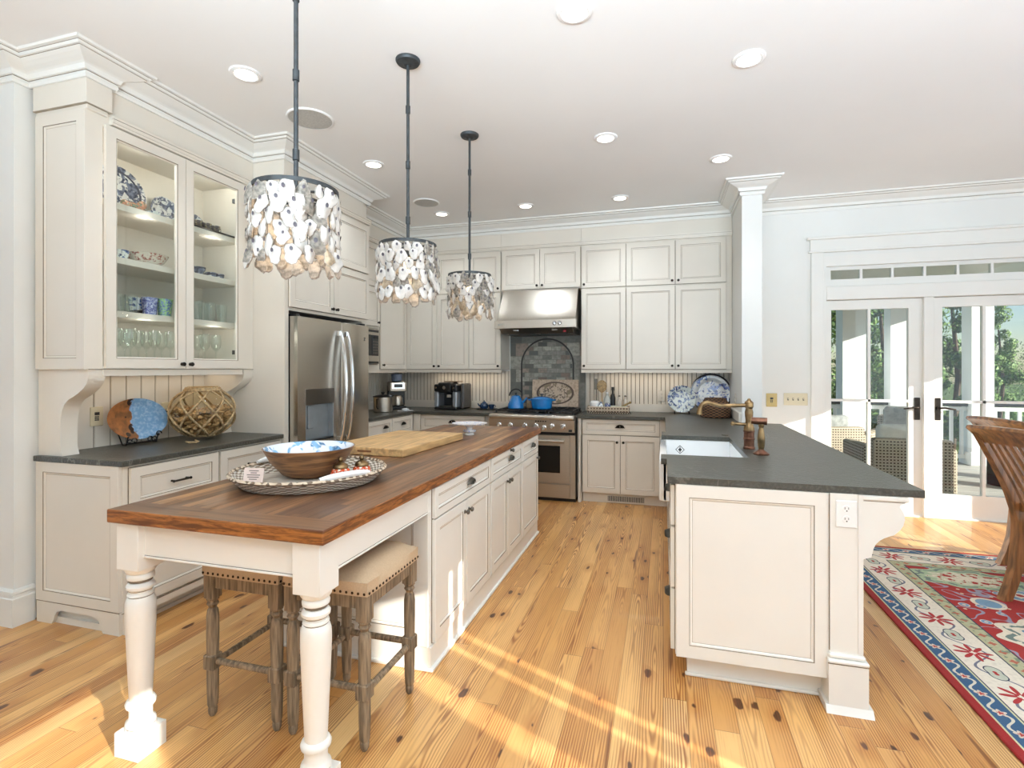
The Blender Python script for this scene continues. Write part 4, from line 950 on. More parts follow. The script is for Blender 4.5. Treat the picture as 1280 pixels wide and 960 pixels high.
# ------------------------------------------------------------------ rug and dining chairs
tag(MB().box(1.215, 4.15, .3, 4.71, 0.001, .012, b=.003).build('area_rug', RUGM, loc=(2.7, 2.5, 0), smooth=False), 'red and ivory oriental rug with blue border under the dining chairs', 'rug')
def dining_chair(label, loc, rz):
    t = thing('dining_chair', label, 'chair', loc, rz, 'slat back dining chairs')
    # local: seat faces +x, back stands at x=0, width along y
    hw = .245
    def bx(z):   # x of the back line at height z
        return -.290*max(0, (z-.47)/.58)**1.25 if z > .47 else -.005 - .10*((.47-z)/.47)**2.2
    for s in (-1, 1):
        m = MB(); zs = [0.001, .1, .2, .3, .4, .47, .55, .65, .75, .85, .95, 1.02]; rows = []
        for z in zs:
            x = bx(z); w = .024 if z < .5 else .020; dpt = .036 if .25 < z < .6 else .027; yy = s*(hw-.0*z)
            rows.append([m.bm.verts.new(p) for p in ((x-dpt, yy-w, z), (x+dpt, yy-w, z), (x+dpt, yy+w, z), (x-dpt, yy+w, z))])
        for A, B in zip(rows, rows[1:]):
            for k in range(4): m._f([A[k], A[(k+1) % 4], B[(k+1) % 4], B[k]])
        m._f(rows[0][::-1]); m._f(rows[-1]); m.build('rear_leg', CHAIRW, t, local=True, ang=50)
        MB().lathe([(.016, .001), (.024, .2), (.028, .40)], (.43, s*(hw-.01), 0), 12).box(.40, .46, s*(hw-.01)-.028, s*(hw-.01)+.028, .36, .44).build('front_leg', CHAIRW, t, local=True)
        MB().box(-.03, .43, s*(hw-.012)-.014, s*(hw-.012)+.014, .17, .205).build('side_stretcher', CHAIRW, t, local=True)
        MB().box(0, .43, s*(hw-.012)-.014, s*(hw-.012)+.014, .37, .43).build('seat_rail', CHAIRW, t, local=True)
    # crest rail: bowed and rolled
    m = MB(); rows = []
    for k in range(13):
        a = -1+2*k/12; y = a*(hw+.035); bow = -.035*(1-a*a)
        sec = [(-.255, 1.012), (-.225, .985), (-.196, .94), (-.178, .94), (-.200, .99), (-.215, 1.028), (-.240, 1.046), (-.266, 1.044), (-.274, 1.028)]
        rows.append([m.bm.verts.new((p[0]+bow-.037, y, p[1]+.012*(1-a*a))) for p in sec])
    for A, B in zip(rows, rows[1:]):
        for k in range(len(sec)): m._f([A[k], A[(k+1) % len(sec)], B[(k+1) % len(sec)], B[k]])
    m._f(rows[0]); m._f(rows[-1]); bmesh.ops.recalc_face_normals(m.bm, faces=m.bm.faces[:]); m.build('crest_rail', CHAIRW, t, local=True, ang=40)
    MB().box(-.035, .012, -hw, hw, .535, .585, b=.006).build('lower_back_rail', CHAIRW, t, local=True)
    for k in range(9):
        y = -hw+.055+k*(2*hw-.11)/8; bow = -.033*(1-(y/hw)**2)
        m = MB(); rows = []
        for j in range(9):
            z = .56+j*.05; x = bx(z)+bow*(j/8); w = .010
            rows.append([m.bm.verts.new(p) for p in ((x-.007, y-w, z), (x+.007, y-w, z), (x+.007, y+w, z), (x-.007, y+w, z))])
        for A, B in zip(rows, rows[1:]):
            for q in range(4): m._f([A[q], A[(q+1) % 4], B[(q+1) % 4], B[q]])
        m.build('back_slat', CHAIRW, t, local=True, ang=50)
    MB().box(0, .46, -hw+.0, hw, .425, .445, b=.004).build('seat', CHAIRW, t, local=True)
    MB().box(.03, .465, -hw+.012, hw-.012, .446, .492, b=.02, seg=3).build('seat_cushion', CUSHM, t, local=True)
    MB().box(.40, .46, -hw, hw, .37, .43).build('seat_rail', CHAIRW, t, local=True)
    MB().box(.18, .21, -hw, hw, .175, .20).build('cross_stretcher', CHAIRW, t, local=True)
    return t
c1 = dining_chair('slat back oak dining chair in front, on the red rug', (2.135, 3.61, .012), R(18))
dup(c1, (2.44, 4.28, .012), R(8), 'slat back oak dining chair behind the other, nearer the glass doors')

# ------------------------------------------------------------------ things on the island
def oneobj(m, name, mats, label, cat, loc, group=None, kind=None, rot=0, local=True, ang=32):
    return tag(m.build(name, mats, loc=loc, rot=rot, local=local, ang=ang), label, cat, group, kind)
TZ = IZ
tl = thing('serving_tray', 'whitewashed woven oval tray holding a wooden bowl on island', 'tray', (-1.525, 1.995, TZ), R(-26))
m = MB().lathe([(0, .0), (.255, .0), (.272, .006), (.318, .046), (.326, .054), (.328, .047), (.284, .003), (.266, .010), (.25, .012), (0, .012)], (0, 0, 0), 48, 1.0, 1.0)
m.build('woven_body', TRAYW, tl, local=True)
MB().lathe([(.318, .052), (.326, .060), (.334, .052), (.326, .044), (.318, .052)], (0, 0, 0), 48).build('rim', TRAYR, tl, local=True)
for s_ in (1, -1): MB().tube([(s_*.318*cos(q), .318*sin(q), .058+.012*cos(q*3.5)) for q in [-.36+.72*k/8 for k in range(9)]], [.008, .012, .014, .014, .014, .014, .014, .012, .008], 10).build('handle', PORC, tl, local=True)
bw = thing('wooden_bowl', 'acacia wood bowl with blue and white painted inside, in woven tray', 'bowl', (-1.56, 2.035, TZ+.0125))
MB().lathe([(0, 0), (.085, 0), (.115, .014), (.165, .07), (.196, .128), (.201, .133), (.196, .134)], (0, 0, 0), 44).build('bowl_body', BOWLW, bw, local=True)
MB().lathe([(.1965, .1335), (.188, .127), (.157, .07), (.108, .02), (.07, .012), (0, .010)], (0, 0, 0), 44).build('painted_lining', BOWLIN, bw, local=True)
def shaker(label, x, y, s):
    t = thing('shaker', label, 'shaker', (x, y, TZ+.0125), 0, 'orange glass shakers')
    MB().lathe([(0, 0), (.028, 0), (.036, .012), (.038, .028), (.034, .042), (.027, .048), (0, .048)], (0, 0, 0), 20).build('orange_body', SHAKM, t, local=True)
    MB().lathe([(.028, .047), (.030, .053), (.026, .062), (.014, .070), (.007, .073), (.011, .081), (.008, .09), (0, .093)], (0, 0, 0), 18).build('brass_lid', BRASS, t, local=True)
    t.scale = (s, s, s); return t
shaker('orange and brass shaker nearest the tray handle', -1.362, 1.985, 1.12); shaker('orange and brass shaker tucked behind its twin in tray', -1.31, 2.07, 1.08)
cdm = MB().box(-.045, .045, -.002, .002, 0, .062).m(1)
for k, w in enumerate((.022, .014, .030, .026, .018)): cdm.box(-w, w, -.0026, -.0018, .048-k*.009, .0515-k*.009)
o = oneobj(cdm, 'place_card', [paint('pink_paper', (232, 212, 204), .8, .01), paint('grey_ink', (120, 108, 104), .8)], 'small pale pink printed card leaning in left end of tray', 'card', (-1.69, 1.83, TZ+.0145), rot=R(-12)); o.rotation_euler = (R(-14), 0, R(10))
cbm = thing('cutting_board', 'thick pale wooden cutting board lying across the dark island top', 'cutting board', (-1.655, 3.07, TZ+.0005), R(-3))
m = MB().box(-.262, .262, -.405, .41, 0, .046, b=.004); m.build('board', BIRCH, cbm, local=True)
MB().box(-.045, .055, -.4065, -.4, .016, .032, b=.004).build('finger_slot', paint('slot_shade_wood', (150, 96, 56), .7, .1, 20), cbm, local=True)
cs = thing('cake_stand', 'blue and white china cake stand at far end of the island', 'cake stand', (-1.42, 3.72, TZ+.0005))
MB().lathe([(0, 0), (.035, 0), (.037, .006), (.032, .014), (.028, .02)], (0, 0, 0), 28).lathe([(.020, .04), (.024, .055), (.05, .075), (0, .074)], (0, 0, 0), 28).build('stem', PORC, cs, local=True)
MB().lathe([(.028, .018), (.045, .022), (.052, .030), (.05, .038), (.040, .042), (.020, .043)], (0, 0, 0), 28).build('blue_collar', BWCAKE, cs, local=True)
MB().lathe([(0, .072), (.06, .073), (.13, .084), (.136, .090), (.128, .089), (.06, .08), (0, .079)], (0, 0, 0), 36).build('plate', BWCAKE, cs, local=True)
# ------------------------------------------------------------------ on the hutch counter
HZ = .9145
pt = thing('oval_platter', 'blue and brown pottery platter standing on black wire stand by wall', 'platter', (-3.235, 2.66, HZ+.0045), pi/2)
q = at(170, 522, x=-3.25)
m = MB().lathe([(0, 0), (.125, 0), (.145, -.008), (.19, -.022), (.20, -.024), (.196, -.018), (.15, .004), (.12, .012), (0, .012)], (0, 0, 0), 48, 1, .66, ax='y')
m.xf(Matrix.Translation((q.y-2.66, .012, .153)) @ Matrix.Rotation(R(-14), 4, 'X') @ Matrix.Rotation(0, 4, 'X')); m.build('dish', PLATM, pt, local=True, ang=45)
ws = MB(); ox = q.y-2.66
ws.tube([(ox-.10, .0, .0), (ox-.10, -.035, .0), (ox-.10, -.042, .03), (ox-.10, -.05, .055)], .004, 6).tube([(ox+.10, .0, .0), (ox+.10, -.035, .0), (ox+.10, -.042, .03), (ox+.10, -.05, .055)], .004, 6)
ws.tube([(ox-.10, -.03, .006), (ox+.10, -.03, .006)], .004, 6).tube([(ox-.10, .0, .004), (ox-.10, .06, .12)], .004, 6).tube([(ox+.10, .0, .004), (ox+.10, .06, .12)], .004, 6)
def scroll(cx, cz, r, s, a0=0):
    ws.tube([(cx+s*r*(1-k/16)*cos(a0+k*.5), -.04, cz+r*(1-k/16)*sin(a0+k*.5)) for k in range(13)], .0035, 6)
for s in (-1, 1): scroll(ox+s*.05, .022, .022, s); scroll(ox+s*.085, .02, .018, -s)
scroll(ox+.11, .05, .022, 1); ws.build('wire_stand', BLACK, pt, local=True)
jr = thing('glass_cork_jar', 'round glass jar in a rope net full of corks, on hutch counter', 'jar', (-3.06, 2.86, HZ))
A_, B_ = .200, .168; c0 = .182
def ell(t, ph, k=1.0): return (A_*k*cos(t)*cos(ph), A_*k*cos(t)*sin(ph), c0+B_*k*sin(t))
prof = [(A_*cos(-1.35+2.55*k/20), c0+B_*sin(-1.35+2.55*k/20)) for k in range(21)]
MB().lathe([(0, c0-B_*.99)]+prof+[(.09, c0+B_+.006), (.095, c0+B_+.012)], (0, 0, 0), 40).build('glass_bowl', JARG, jr, local=True)
m = MB()
for k in range(8):
    for s in (-1, 1):
        m.tube([ell(-1.15+2.2*j/22, 2*pi*(k+.5)/8+s*(j/22)*1.5, 1.03) for j in range(23)], .0072, 6)
m.tube([(A_*1.0*cos(-1.15)*cos(2*pi*k/24), A_*cos(-1.15)*sin(2*pi*k/24), c0+B_*sin(-1.2)) for k in range(24)], .008, 6, True)
m.tube([(.108*cos(2*pi*k/24), .108*sin(2*pi*k/24), c0+B_*.90) for k in range(24)], .011, 6, True)
m.tube([(.10*cos(2*pi*k/24), .10*sin(2*pi*k/24), c0+B_*.98) for k in range(24)], .010, 6, True)
m.tube([(A_*.55, -.16, .012), (.16, -.185, .008), (.175, -.215, .008), (.14, -.235, .008), (.10, -.22, .008)], .007, 6)
m.build('rope_net', ROPE, jr, local=True)
rnd = random.Random(5); m = MB()
for k in range(430):
    t = rnd.uniform(-1.25, .40); ph = rnd.uniform(0, 2*pi); rr = rnd.uniform(.35, .91)
    p = Vector(ell(t, ph, rr)); p.z = max(.04, min(p.z, .205)); d = Vector((rnd.uniform(-1, 1), rnd.uniform(-1, 1), rnd.uniform(-.5, .5))).normalized()*.02
    m.tube([p-d, p+d], .0125, 7)
m.m(0); oneobj(m, 'corks', CORK, 'pile of wine corks inside the rope netted glass jar', 'corks', (-3.06, 2.86, HZ), kind='stuff', local=True)
# ------------------------------------------------------------------ wall plates
def plate(label, loc, rz, w, h, mat, kind, cat='wall plate'):
    t = thing('wall_plate' if kind != 'outlet' else 'electrical_outlet', label, cat, loc, rz)
    MB().box(-w/2, w/2, -.006, 0, -h/2, h/2, b=.003).build('cover', mat, t, local=True)
    m = MB(); n = max(1, round(w/.046)-1) if w > .1 else 1
    for k in range(n):
        cx = (k-(n-1)/2)*.046
        if kind == 'outlet':
            for s in (-1, 1):
                m.m(0).lathe([(0, -.0085), (.0155, -.0085), (.016, -.006)], (cx, 0, s*.021), 16, ax='y').m(1)
                m.box(cx-.0075, cx-.0055, -.0092, -.008, s*.021-.001, s*.021+.008).box(cx+.0055, cx+.0075, -.0092, -.008, s*.021-.001, s*.021+.008).lathe([(0, -.0092), (.0028, -.0092), (.0028, -.008)], (cx, 0, s*.021-.007), 8, ax='y')
        elif kind == 'keypad':
            m.m(1).box(cx-.014, cx+.014, -.008, -.005, .008, .026)
            for r in range(3):
                for c in range(2): m.box(cx-.013+c*.014, cx-.003+c*.014, -.008, -.005, -.005-r*.010, .001-r*.010)
        else:
            m.m(0).box(cx-.004, cx+.004, -.018, -.005, -.002, .010, b=.001).m(1).box(cx-.0065, cx+.0065, -.0075, -.005, -.012, .012)
    m.build('sockets' if kind == 'outlet' else 'buttons', [mat, IRON], t, local=True); return t
for (u, v, l, kind, w, h, mt) in ((120.5, 520.5, 'cream wall plate with keypad between bracket and blue platter', 'keypad', .078, .118, IVORY), (207.5, 513, 'cream wall plate partly hidden behind the blue platter', 'switch', .075, .115, IVORY)):
    p = at(u, v, x=-3.336); plate(l, (-3.337, p.y, p.z), pi/2, w, h, mt, kind)
p = at(964.5, 500, y=5.758); plate('small brass toned keypad plate on white wall behind faucet', (p.x, 5.759, p.z), 0, .10, .135, TANPL, 'keypad')
p = at(994.5, 499, y=5.758); plate('wide beige switch plate on white wall beside the glass doors', (p.x, 5.759, p.z), 0, .215, .12, IVORY, 'switch')
p = at(827, 495, y=6.03); plate('white outlet on the beaded wall right of the condiment tray', (p.x, 6.031, p.z), 0, .075, .118, CREAM, 'outlet', 'outlet')
plate('white double outlet on the corner post of the peninsula', (.715, 2.4135, .803), 0, .076, .11, PORC, 'outlet', 'outlet')
plate('narrow outlet on the side of the column behind wicker basket', (.6735, 5.45, 1.10), -pi/2, .075, .118, CREAM, 'outlet', 'outlet')
# ------------------------------------------------------------------ contents of the display cabinet
CX = -3.13
def cz(i): return (1.41, 1.69+.038, 2.0+.038, 2.31+.038)[i]+.0005
def standing_plate(u, v, r, label, mat, x=-3.29):
    p = at(u, v, x=x); m = MB().lathe([(0, .010), (r*.55, .010), (r*.62, .003), (r*.96, -.010), (r, -.010), (r*.98, -.004), (r*.6, .016), (0, .018)], (0, 0, 0), 36, ax='y')
    m.xf(Matrix.Translation((0, 0, r)) @ Matrix.Rotation(R(-10), 4, 'X') @ Matrix.Translation((0, 0, 0)))
    return oneobj(m, 'dinner_plate', mat, label, 'plate', (x, p.y, cz(3)), 'plates standing in the glass cabinet', rot=pi/2)
standing_plate(150, 245, .165, 'large dark blue patterned plate standing on top shelf of glass cabinet', WILLOW)
standing_plate(207, 253, .115, 'smaller dark blue patterned plate standing right of the large one', WILLOW)
standing_plate(243, 262, .09, 'dark blue plate mostly hidden behind the meeting glass door stiles', WILLOW)
def lathe_at(u, x, z, prof, name, mat, label, cat, group=None, n=22, **k):
    return oneobj(MB().lathe(prof, (0, 0, 0), n, **k), name, mat, label, cat, (x, uy(u, x), z), group)
t = oneobj(MB().ball((0, 0, .03), .03, 8, (1, 2.6, 1)).ball((.01, .05, .055), .026, 6).ball((0, -.05, .04), .022, 6), 'floral_ornament', ORNA, 'knobbly floral china ornament before the large blue plate', 'ornament', (-3.10, uy(166, -3.1), cz(3)))
CUP = [(0, 0), (.022, 0), (.024, .006), (.036, .03), (.042, .058), (.039, .058), (.033, .03), (.02, .01), (0, .009)]
def cup(u, z, mat, label, s=1.0, group=None, x=CX, handle=True, hs=-1):
    t = thing('teacup', label, 'cup', (x, uy(u, x), z), 0, group)
    MB().lathe([(a*s, b*s) for a, b in CUP], (0, 0, 0), 20).build('cup_body', mat, t, local=True)
    if handle: MB().tube([(0, hs*s*q[0], s*q[1]) for q in ((.038, .05), (.056, .05), (.06, .035), (.052, .02), (.034, .018))], .004*s, 6).build('handle', mat, t, local=True)
    return t
cup(193, cz(3), BWSMALL, 'little blue and white cup between the two standing plates', .85)
for i, (u, l) in enumerate(((246, 'gilt dark teacup nearest the door stile, top shelf'), (258, 'middle gilt dark teacup of three on top shelf'), (269, 'gilt dark teacup farthest right on top shelf'))): cup(u, cz(3)+.011, DARKC, l, .82, 'gilt teacups on the top shelf', -3.06, hs=1)
oneobj(MB().box(-.07, .07, -.19, .19, 0, .010, b=.004), 'dark_tray', BRONZE, 'flat dark tray under the three gilt teacups', 'tray', (-3.06, uy(261, -3.06), cz(3)), ang=30)
lathe_at(184, CX, cz(2), [(0, 0), (.055, 0), (.058, .006), (.09, .03), (.116, .072), (.112, .074), (.085, .036), (.05, .012), (0, .012)], 'china_bowl', BOWLP, 'wide red and blue china bowl on the middle shelf', 'bowl', n=32)
cup(150, cz(2), BWSMALL, 'blue and white mug at left end of middle shelf', 1.15)
cup(158, cz(2), WILLOW, 'dark patterned mug next to the wide china bowl', .85, x=-3.27)
lathe_at(246, -3.06, cz(2), [(0, 0), (.03, 0), (.05, .03), (.056, .05), (.052, .05), (.045, .03), (0, .01)], 'small_dish', WILLOW, 'grey patterned small dish right of the door stile, middle shelf', 'dish')
lathe_at(255, -3.25, cz(2), [(0, 0), (.03, 0), (.05, .04), (.054, .055), (.05, .055), (.043, .03), (0, .012)], 'red_dish', DARKC, 'red rimmed dark dish behind the grey one on middle shelf', 'dish')
cup(264, cz(2), WILLOW, 'grey patterned mug on middle shelf, left of its pair', .85, 'grey patterned mugs on the middle shelf'); cup(274, cz(2), WILLOW, 'grey patterned mug farthest right on middle shelf', .85, 'grey patterned mugs on the middle shelf')
TUM = [(0, 0), (.027, 0), (.033, .105), (.031, .105), (.026, .008), (0, .008)]
for u, x, l in ((149, -3.06, 'clear cut tumbler at left end of third shelf'), (158, -3.15, 'clear tumbler behind the first one on third shelf'), (164, -3.05, 'clear tumbler next to the blue speckled cups')): lathe_at(u, x, cz(1), TUM, 'tumbler', GLASSW, l, 'glass', 'clear tumblers on the third shelf')
BC = [(0, 0), (.036, 0), (.045, .11), (.042, .11), (.034, .01), (0, .01)]
for u, x, mt, l in ((171, -3.17, BWPLATE, 'bright blue cup half hidden behind the speckled cups'), (187, -3.08, CUPS, 'violet speckled cup in middle of the third shelf'), (206, -3.06, CUPG, 'green and blue speckled cup by the door stile')): lathe_at(u, x, cz(1), BC, 'speckled_cup', mt, l, 'cup', 'speckled cups on the third shelf')
for u, x, l in ((246, -3.05, 'clear glass first right of the stile, third shelf'), (255, -3.15, 'clear glass second right of the stile, third shelf'), (262, -3.05, 'clear glass third right of the stile, third shelf'), (277, -3.08, 'clear glass alone at right end of third shelf')): lathe_at(u, x, cz(1), [(0, 0), (.030, 0), (.036, .13), (.034, .13), (.029, .008), (0, .008)], 'highball_glass', GLASSW, l, 'glass', 'clear glasses right of the stile')
WG = [(0, 0), (.029, .001), (.028, .004), (.006, .010), (.0045, .02), (.0045, .10), (.012, .112), (.029, .135), (.034, .165), (.031, .225), (.0297, .225), (.0327, .165), (.027, .137), (.008, .117), (0, .115)]
for u, x, l in ((146, -3.08, 'stemmed wine glass at left end of bottom shelf'), (156, -3.2, 'stemmed wine glass second from left, bottom shelf'), (163, -3.05, 'wine glass third from left, set forward'), (173, -3.16, 'wine glass fourth from left, bottom shelf'), (183, -3.22, 'wine glass fifth from left, set back'), (193, -3.07, 'wine glass sixth from left, set forward'), (202, -3.2, 'wine glass seventh from left, set back'), (213, -3.05, 'wine glass beside the left door stile, bottom shelf'), (248, -3.18, 'wine glass first right of the stile, bottom shelf'), (256, -3.05, 'wine glass middle of three right of the stile'), (270, -3.07, 'wine glass farthest right on bottom shelf')): lathe_at(u, x, cz(0), WG, 'wine_glass', GLASSW, l, 'wine glass', 'wine glasses on the bottom shelf', 18)
# ------------------------------------------------------------------ left and back counter
KZ = .9145
t = thing('round_serving_board', 'large round wooden tray leaning on wall beside the fridge', 'board', (-3.26, 4.98, KZ), pi/2)
m = MB().lathe([(0, 0), (.198, 0), (.205, -.012), (.212, -.012), (.214, .0), (.212, .014), (0, .014)], (0, 0, 0), 40, ax='y'); m.xf(Matrix.Translation((0, .0, .218)) @ Matrix.Rotation(R(-8), 4, 'X')); m.build('disc', BIRCH, t, local=True)
m = MB().lathe([(.196, -.004), (.206, -.016), (.216, -.012), (.2175, .0)], (0, 0, 0), 40, ax='y'); m.xf(Matrix.Translation((0, .0, .218)) @ Matrix.Rotation(R(-8), 4, 'X')); m.build('brass_rim', BRASS, t, local=True)
pot = thing('stock_pot', 'polished steel stock pot with handles in the counter corner', 'pot', (-3.02, 5.20, KZ))
MB().lathe([(0, 0), (.098, 0), (.105, .008), (.105, .165), (.109, .170), (.103, .172), (.101, .01), (0, .006)], (0, 0, 0), 32).build('pot_body', STEEL, pot, local=True)
MB().lathe([(.111, .170), (.112, .176), (.06, .192), (.015, .196), (.014, .206), (.022, .214), (.018, .222), (0, .224)], (0, 0, 0), 32).build('lid', BLACKP, pot, local=True)
for s in (-1, 1): MB().tube([(0, s*.104, .15), (0, s*.13, .152), (.0, s*.132, .06), (0, s*.105, .04)], .007, 8).build('handle', BLACKP, pot, local=True)
es = thing('coffee_machine', 'tall silver coffee machine in the corner behind stock pot', 'coffee machine', (-3.10, 5.66, KZ), R(38))
MB().box(-.10, .10, -.11, .12, 0, .035, b=.008).box(-.10, .10, .02, .12, .035, .29, b=.008).build('body', BLACKP, es, local=True)
MB().box(-.10, .10, -.11, .12, .21, .33, b=.012).m(1).box(-.075, .075, -.114, -.108, .245, .315).m(2).box(-.05, .05, -.117, -.113, .262, .302).build('head', [STEEL, CHROME, OVENG], es, local=True)
MB().lathe([(.05, .33), (.062, .34), (.066, .42), (.05, .425), (0, .427)], (0, .0, 0), 20).build('bean_hopper', paint('smoky_hopper', (120, 134, 158), .15, .04), es, local=True)
MB().lathe([(.04, .036), (.06, .05), (.062, .13), (.045, .16), (.03, .165)], (0, -.045, 0), 20).build('carafe', STEEL, es, local=True)
oneobj(MB().box(-.09, .09, -.05, .05, 0, .006, b=.002).lathe([(0, .006), (.03, .007), (.045, .02), (.02, .03), (0, .026)], (.0, 0, 0), 12), 'folded_cloth', PORC, 'crumpled white cloth on counter beside the silver coffee machine', 'cloth', (-2.86, 5.42, KZ), rot=R(30))
kg = thing('pod_coffee_maker', 'black and silver pod coffee maker on back counter left of range', 'coffee maker', (-2.46, 5.80, KZ), R(-6))
MB().box(-.15, .15, -.13, .17, 0, .03, b=.01).box(-.15, .15, .02, .17, .03, .30, b=.01).build('body', BLACKP, kg, local=True)
for s in (-1, 1): MB().box(s*.15-.055 if s > 0 else -.15, .15 if s > 0 else -.095, -.125, .03, .03, .215, b=.01).build('silver_side', paint('brushed_silver_plastic', (176, 180, 186), .3, .03, metal=.6), kg, local=True)
MB().box(-.152, -.09, -.13, .02, .215, .30, b=.012).build('control_pod', BLACKP, kg, local=True); MB().box(.09, .152, -.13, .02, .215, .30, b=.012).build('control_pod', BLACKP, kg, local=True)
MB().box(-.088, .088, -.15, .05, .20, .325, b=.02, seg=2).build('brew_head', BLACK, kg, local=True)
MB().box(-.08, .08, -.12, .0, .028, .045, b=.004).build('drip_tray', PEWTER, kg, local=True)
MB().box(.152, .20, -.04, .17, .01, .31, b=.014).build('water_tank', paint('smoked_tank', (84, 80, 78), .2, .05), kg, local=True)
MB().lathe([(0, -.006), (.02, -.006), (.022, 0)], (0, -.15, .262), 20, ax='y').lathe([(0, -.006), (.012, -.006), (.013, 0)], (.12, -.13, .26), 14, ax='y').lathe([(0, -.006), (.012, -.006), (.013, 0)], (-.12, -.13, .26), 14, ax='y').box(-.03, .03, -.03, -.022, .14, .175).build('chrome_dial', CHROME, kg, local=True)
MB().box(-.06, .12, -.05, .1, .325, .335, b=.003).build('copper_lid', BRASS, kg, local=True)
BLT = paint('blue_stoneware', (46, 84, 130), .25, .14, 30, coat=.3)
tt = oneobj(MB().lathe([(0, 0), (.12, 0), (.14, .012), (.136, .014), (.115, .006), (0, .006)], (0, 0, 0), 28, 1, .6), 'tea_tray', BLACKP, 'small dark oval tray under the blue teapot', 'tray', (-2.02, 5.86, KZ))
tp_ = thing('teapot', 'small blue stoneware teapot on tray left of range', 'teapot', (-2.05, 5.86, KZ+.0065))
MB().lathe([(0, 0), (.035, 0), (.05, .02), (.052, .04), (.042, .065), (.025, .074)], (0, 0, 0), 20).build('pot_body', BLT, tp_, local=True)
MB().lathe([(.026, .073), (.02, .084), (.006, .09), (.009, .10), (0, .104)], (0, 0, 0), 16).build('lid', BLT, tp_, local=True)
MB().tube([(-.045, 0, .03), (-.068, 0, .045), (-.08, 0, .065)], [.012, .009, .006], 8).build('spout', BLT, tp_, local=True)
cup_ = thing('blue_cup', 'small blue stoneware cup beside the blue teapot', 'cup', (-1.955, 5.85, KZ+.0065)); MB().lathe([(a*.9, b*.95) for a, b in CUP], (0, 0, 0), 18).build('cup_body', BLT, cup_, local=True); MB().tube([(.034, 0, .045), (.05, 0, .045), (.054, 0, .03), (.034, 0, .018)], .004, 6).build('handle', BLT, cup_, local=True)
# ------------------------------------------------------------------ on the range
gz = .9525
kt = thing('tea_kettle', 'bright blue enamel tea kettle on the left of the range', 'kettle', (-1.60, 5.66, gz))
MB().lathe([(0, 0), (.088, 0), (.094, .008), (.088, .05), (.066, .105), (.052, .125), (.05, .135)], (0, 0, 0), 28).build('kettle_body', BLUEE, kt, local=True)
MB().lathe([(.05, .134), (.046, .142), (.02, .15), (0, .151)], (0, 0, 0), 20).build('lid', BLUEE, kt, local=True)
MB().lathe([(.008, .15), (.007, .158), (.014, .166), (.012, .178), (0, .18)], (0, 0, 0), 14).build('lid_knob', BLACKP, kt, local=True)
MB().tube([(.065, 0, .06), (.10, 0, .085), (.128, -.005, .12)], [.018, .013, .010], 10).build('spout', BLUEE, kt, local=True)
MB().tube([(.075*cos(a), 0, .14+.075*sin(a)) for a in [pi*k/14 for k in range(15)]], .007, 8).build('handle', BLACKP, kt, local=True)
do = thing('dutch_oven', 'bright blue enamel casserole pot with lid on the range', 'pot', (-1.30, 5.66, gz))
MB().lathe([(0, 0), (.10, 0), (.112, .010), (.122, .09), (.124, .112), (.118, .112), (.106, .012), (0, .008)], (0, 0, 0), 32).build('pot_body', BLUEE, do, local=True)
MB().lathe([(.126, .112), (.124, .118), (.08, .134), (.03, .141), (0, .142)], (0, 0, 0), 32).build('lid', BLUEE, do, local=True)
MB().lathe([(.006, .141), (.006, .15), (.018, .156), (.016, .168), (0, .17)], (0, 0, 0), 14).build('lid_knob', BLACKP, do, local=True)
for s in (-1, 1): MB().tube([(s*.12, -.03, .098), (s*.15, -.025, .102), (s*.156, 0, .102), (s*.15, .025, .102), (s*.12, .03, .098)], .008, 8).build('side_handle', BLUEE, do, local=True)
ar = MB().box(-.275, .275, -.012, .0, 0, .318, b=.004); o = oneobj(ar, 'stone_plaque', ARTM, 'mottled rectangular plaque with oval pattern leaning behind the blue pots', 'plaque', (-1.215, 5.975, .955)); o.rotation_euler = (R(-6), 0, 0)
sp = thing('spice_mill', 'small tan mill standing between the blue kettle and pot', 'mill', (-1.47, 5.80, gz)); MB().lathe([(0, 0), (.04, 0), (.045, .03), (.036, .075), (.03, .09)], (0, 0, 0), 16).build('body', paint('tan_ceramic', (176, 150, 116), .5, .1, 30), sp, local=True); MB().lathe([(.031, .089), (.036, .1), (.03, .12), (0, .125)], (0, 0, 0), 16).build('cap', BRONZE, sp, local=True)
# ------------------------------------------------------------------ condiment tray
ct = thing('condiment_tray', 'pale woven rectangular tray of bottles right of the range', 'tray', (-.575, 5.775, KZ), R(3))
MB().box(-.225, .225, -.12, .12, 0, .012).box(-.225, .225, -.12, -.106, .012, .075, b=.004).box(-.225, .225, .106, .12, .012, .075, b=.004).box(-.225, -.211, -.12, .12, .012, .075, b=.004).box(.211, .225, -.12, .12, .012, .075, b=.004).build('woven_tray', TRAYR, ct, local=True)
m = MB()
for k in range(18): m.tube([(-.215+k*.0253, -.122, .004), (-.203+k*.0253, -.122, .022), (-.19+k*.0253, -.122, .004)], .004, 5)
m.build('scalloped_edge', BRONZE, ct, local=True)
CZ = KZ+.0125
def cond(dx, dy): return (-.575+dx, 5.775+dy, CZ)
oneobj(MB().lathe([(0, 0), (.05, 0), (.055, .01), (.055, .10), (.04, .12), (.036, .122), (.04, .10), (.045, .012), (0, .01)], (0, 0, 0), 22), 'utensil_crock', PORC, 'white crock at left front of the condiment tray', 'crock', cond(-.15, -.02))
oneobj(MB().lathe([(0, 0), (.006, .0), (.006, .20), (.012, .22)], (0, 0, 0), 8).ball((0, 0, .25), .035, 8, (1, .3, 1.3)), 'wooden_spoon', BIRCH, 'pale wooden spoon standing up in condiment tray', 'spoon', cond(-.08, .06))
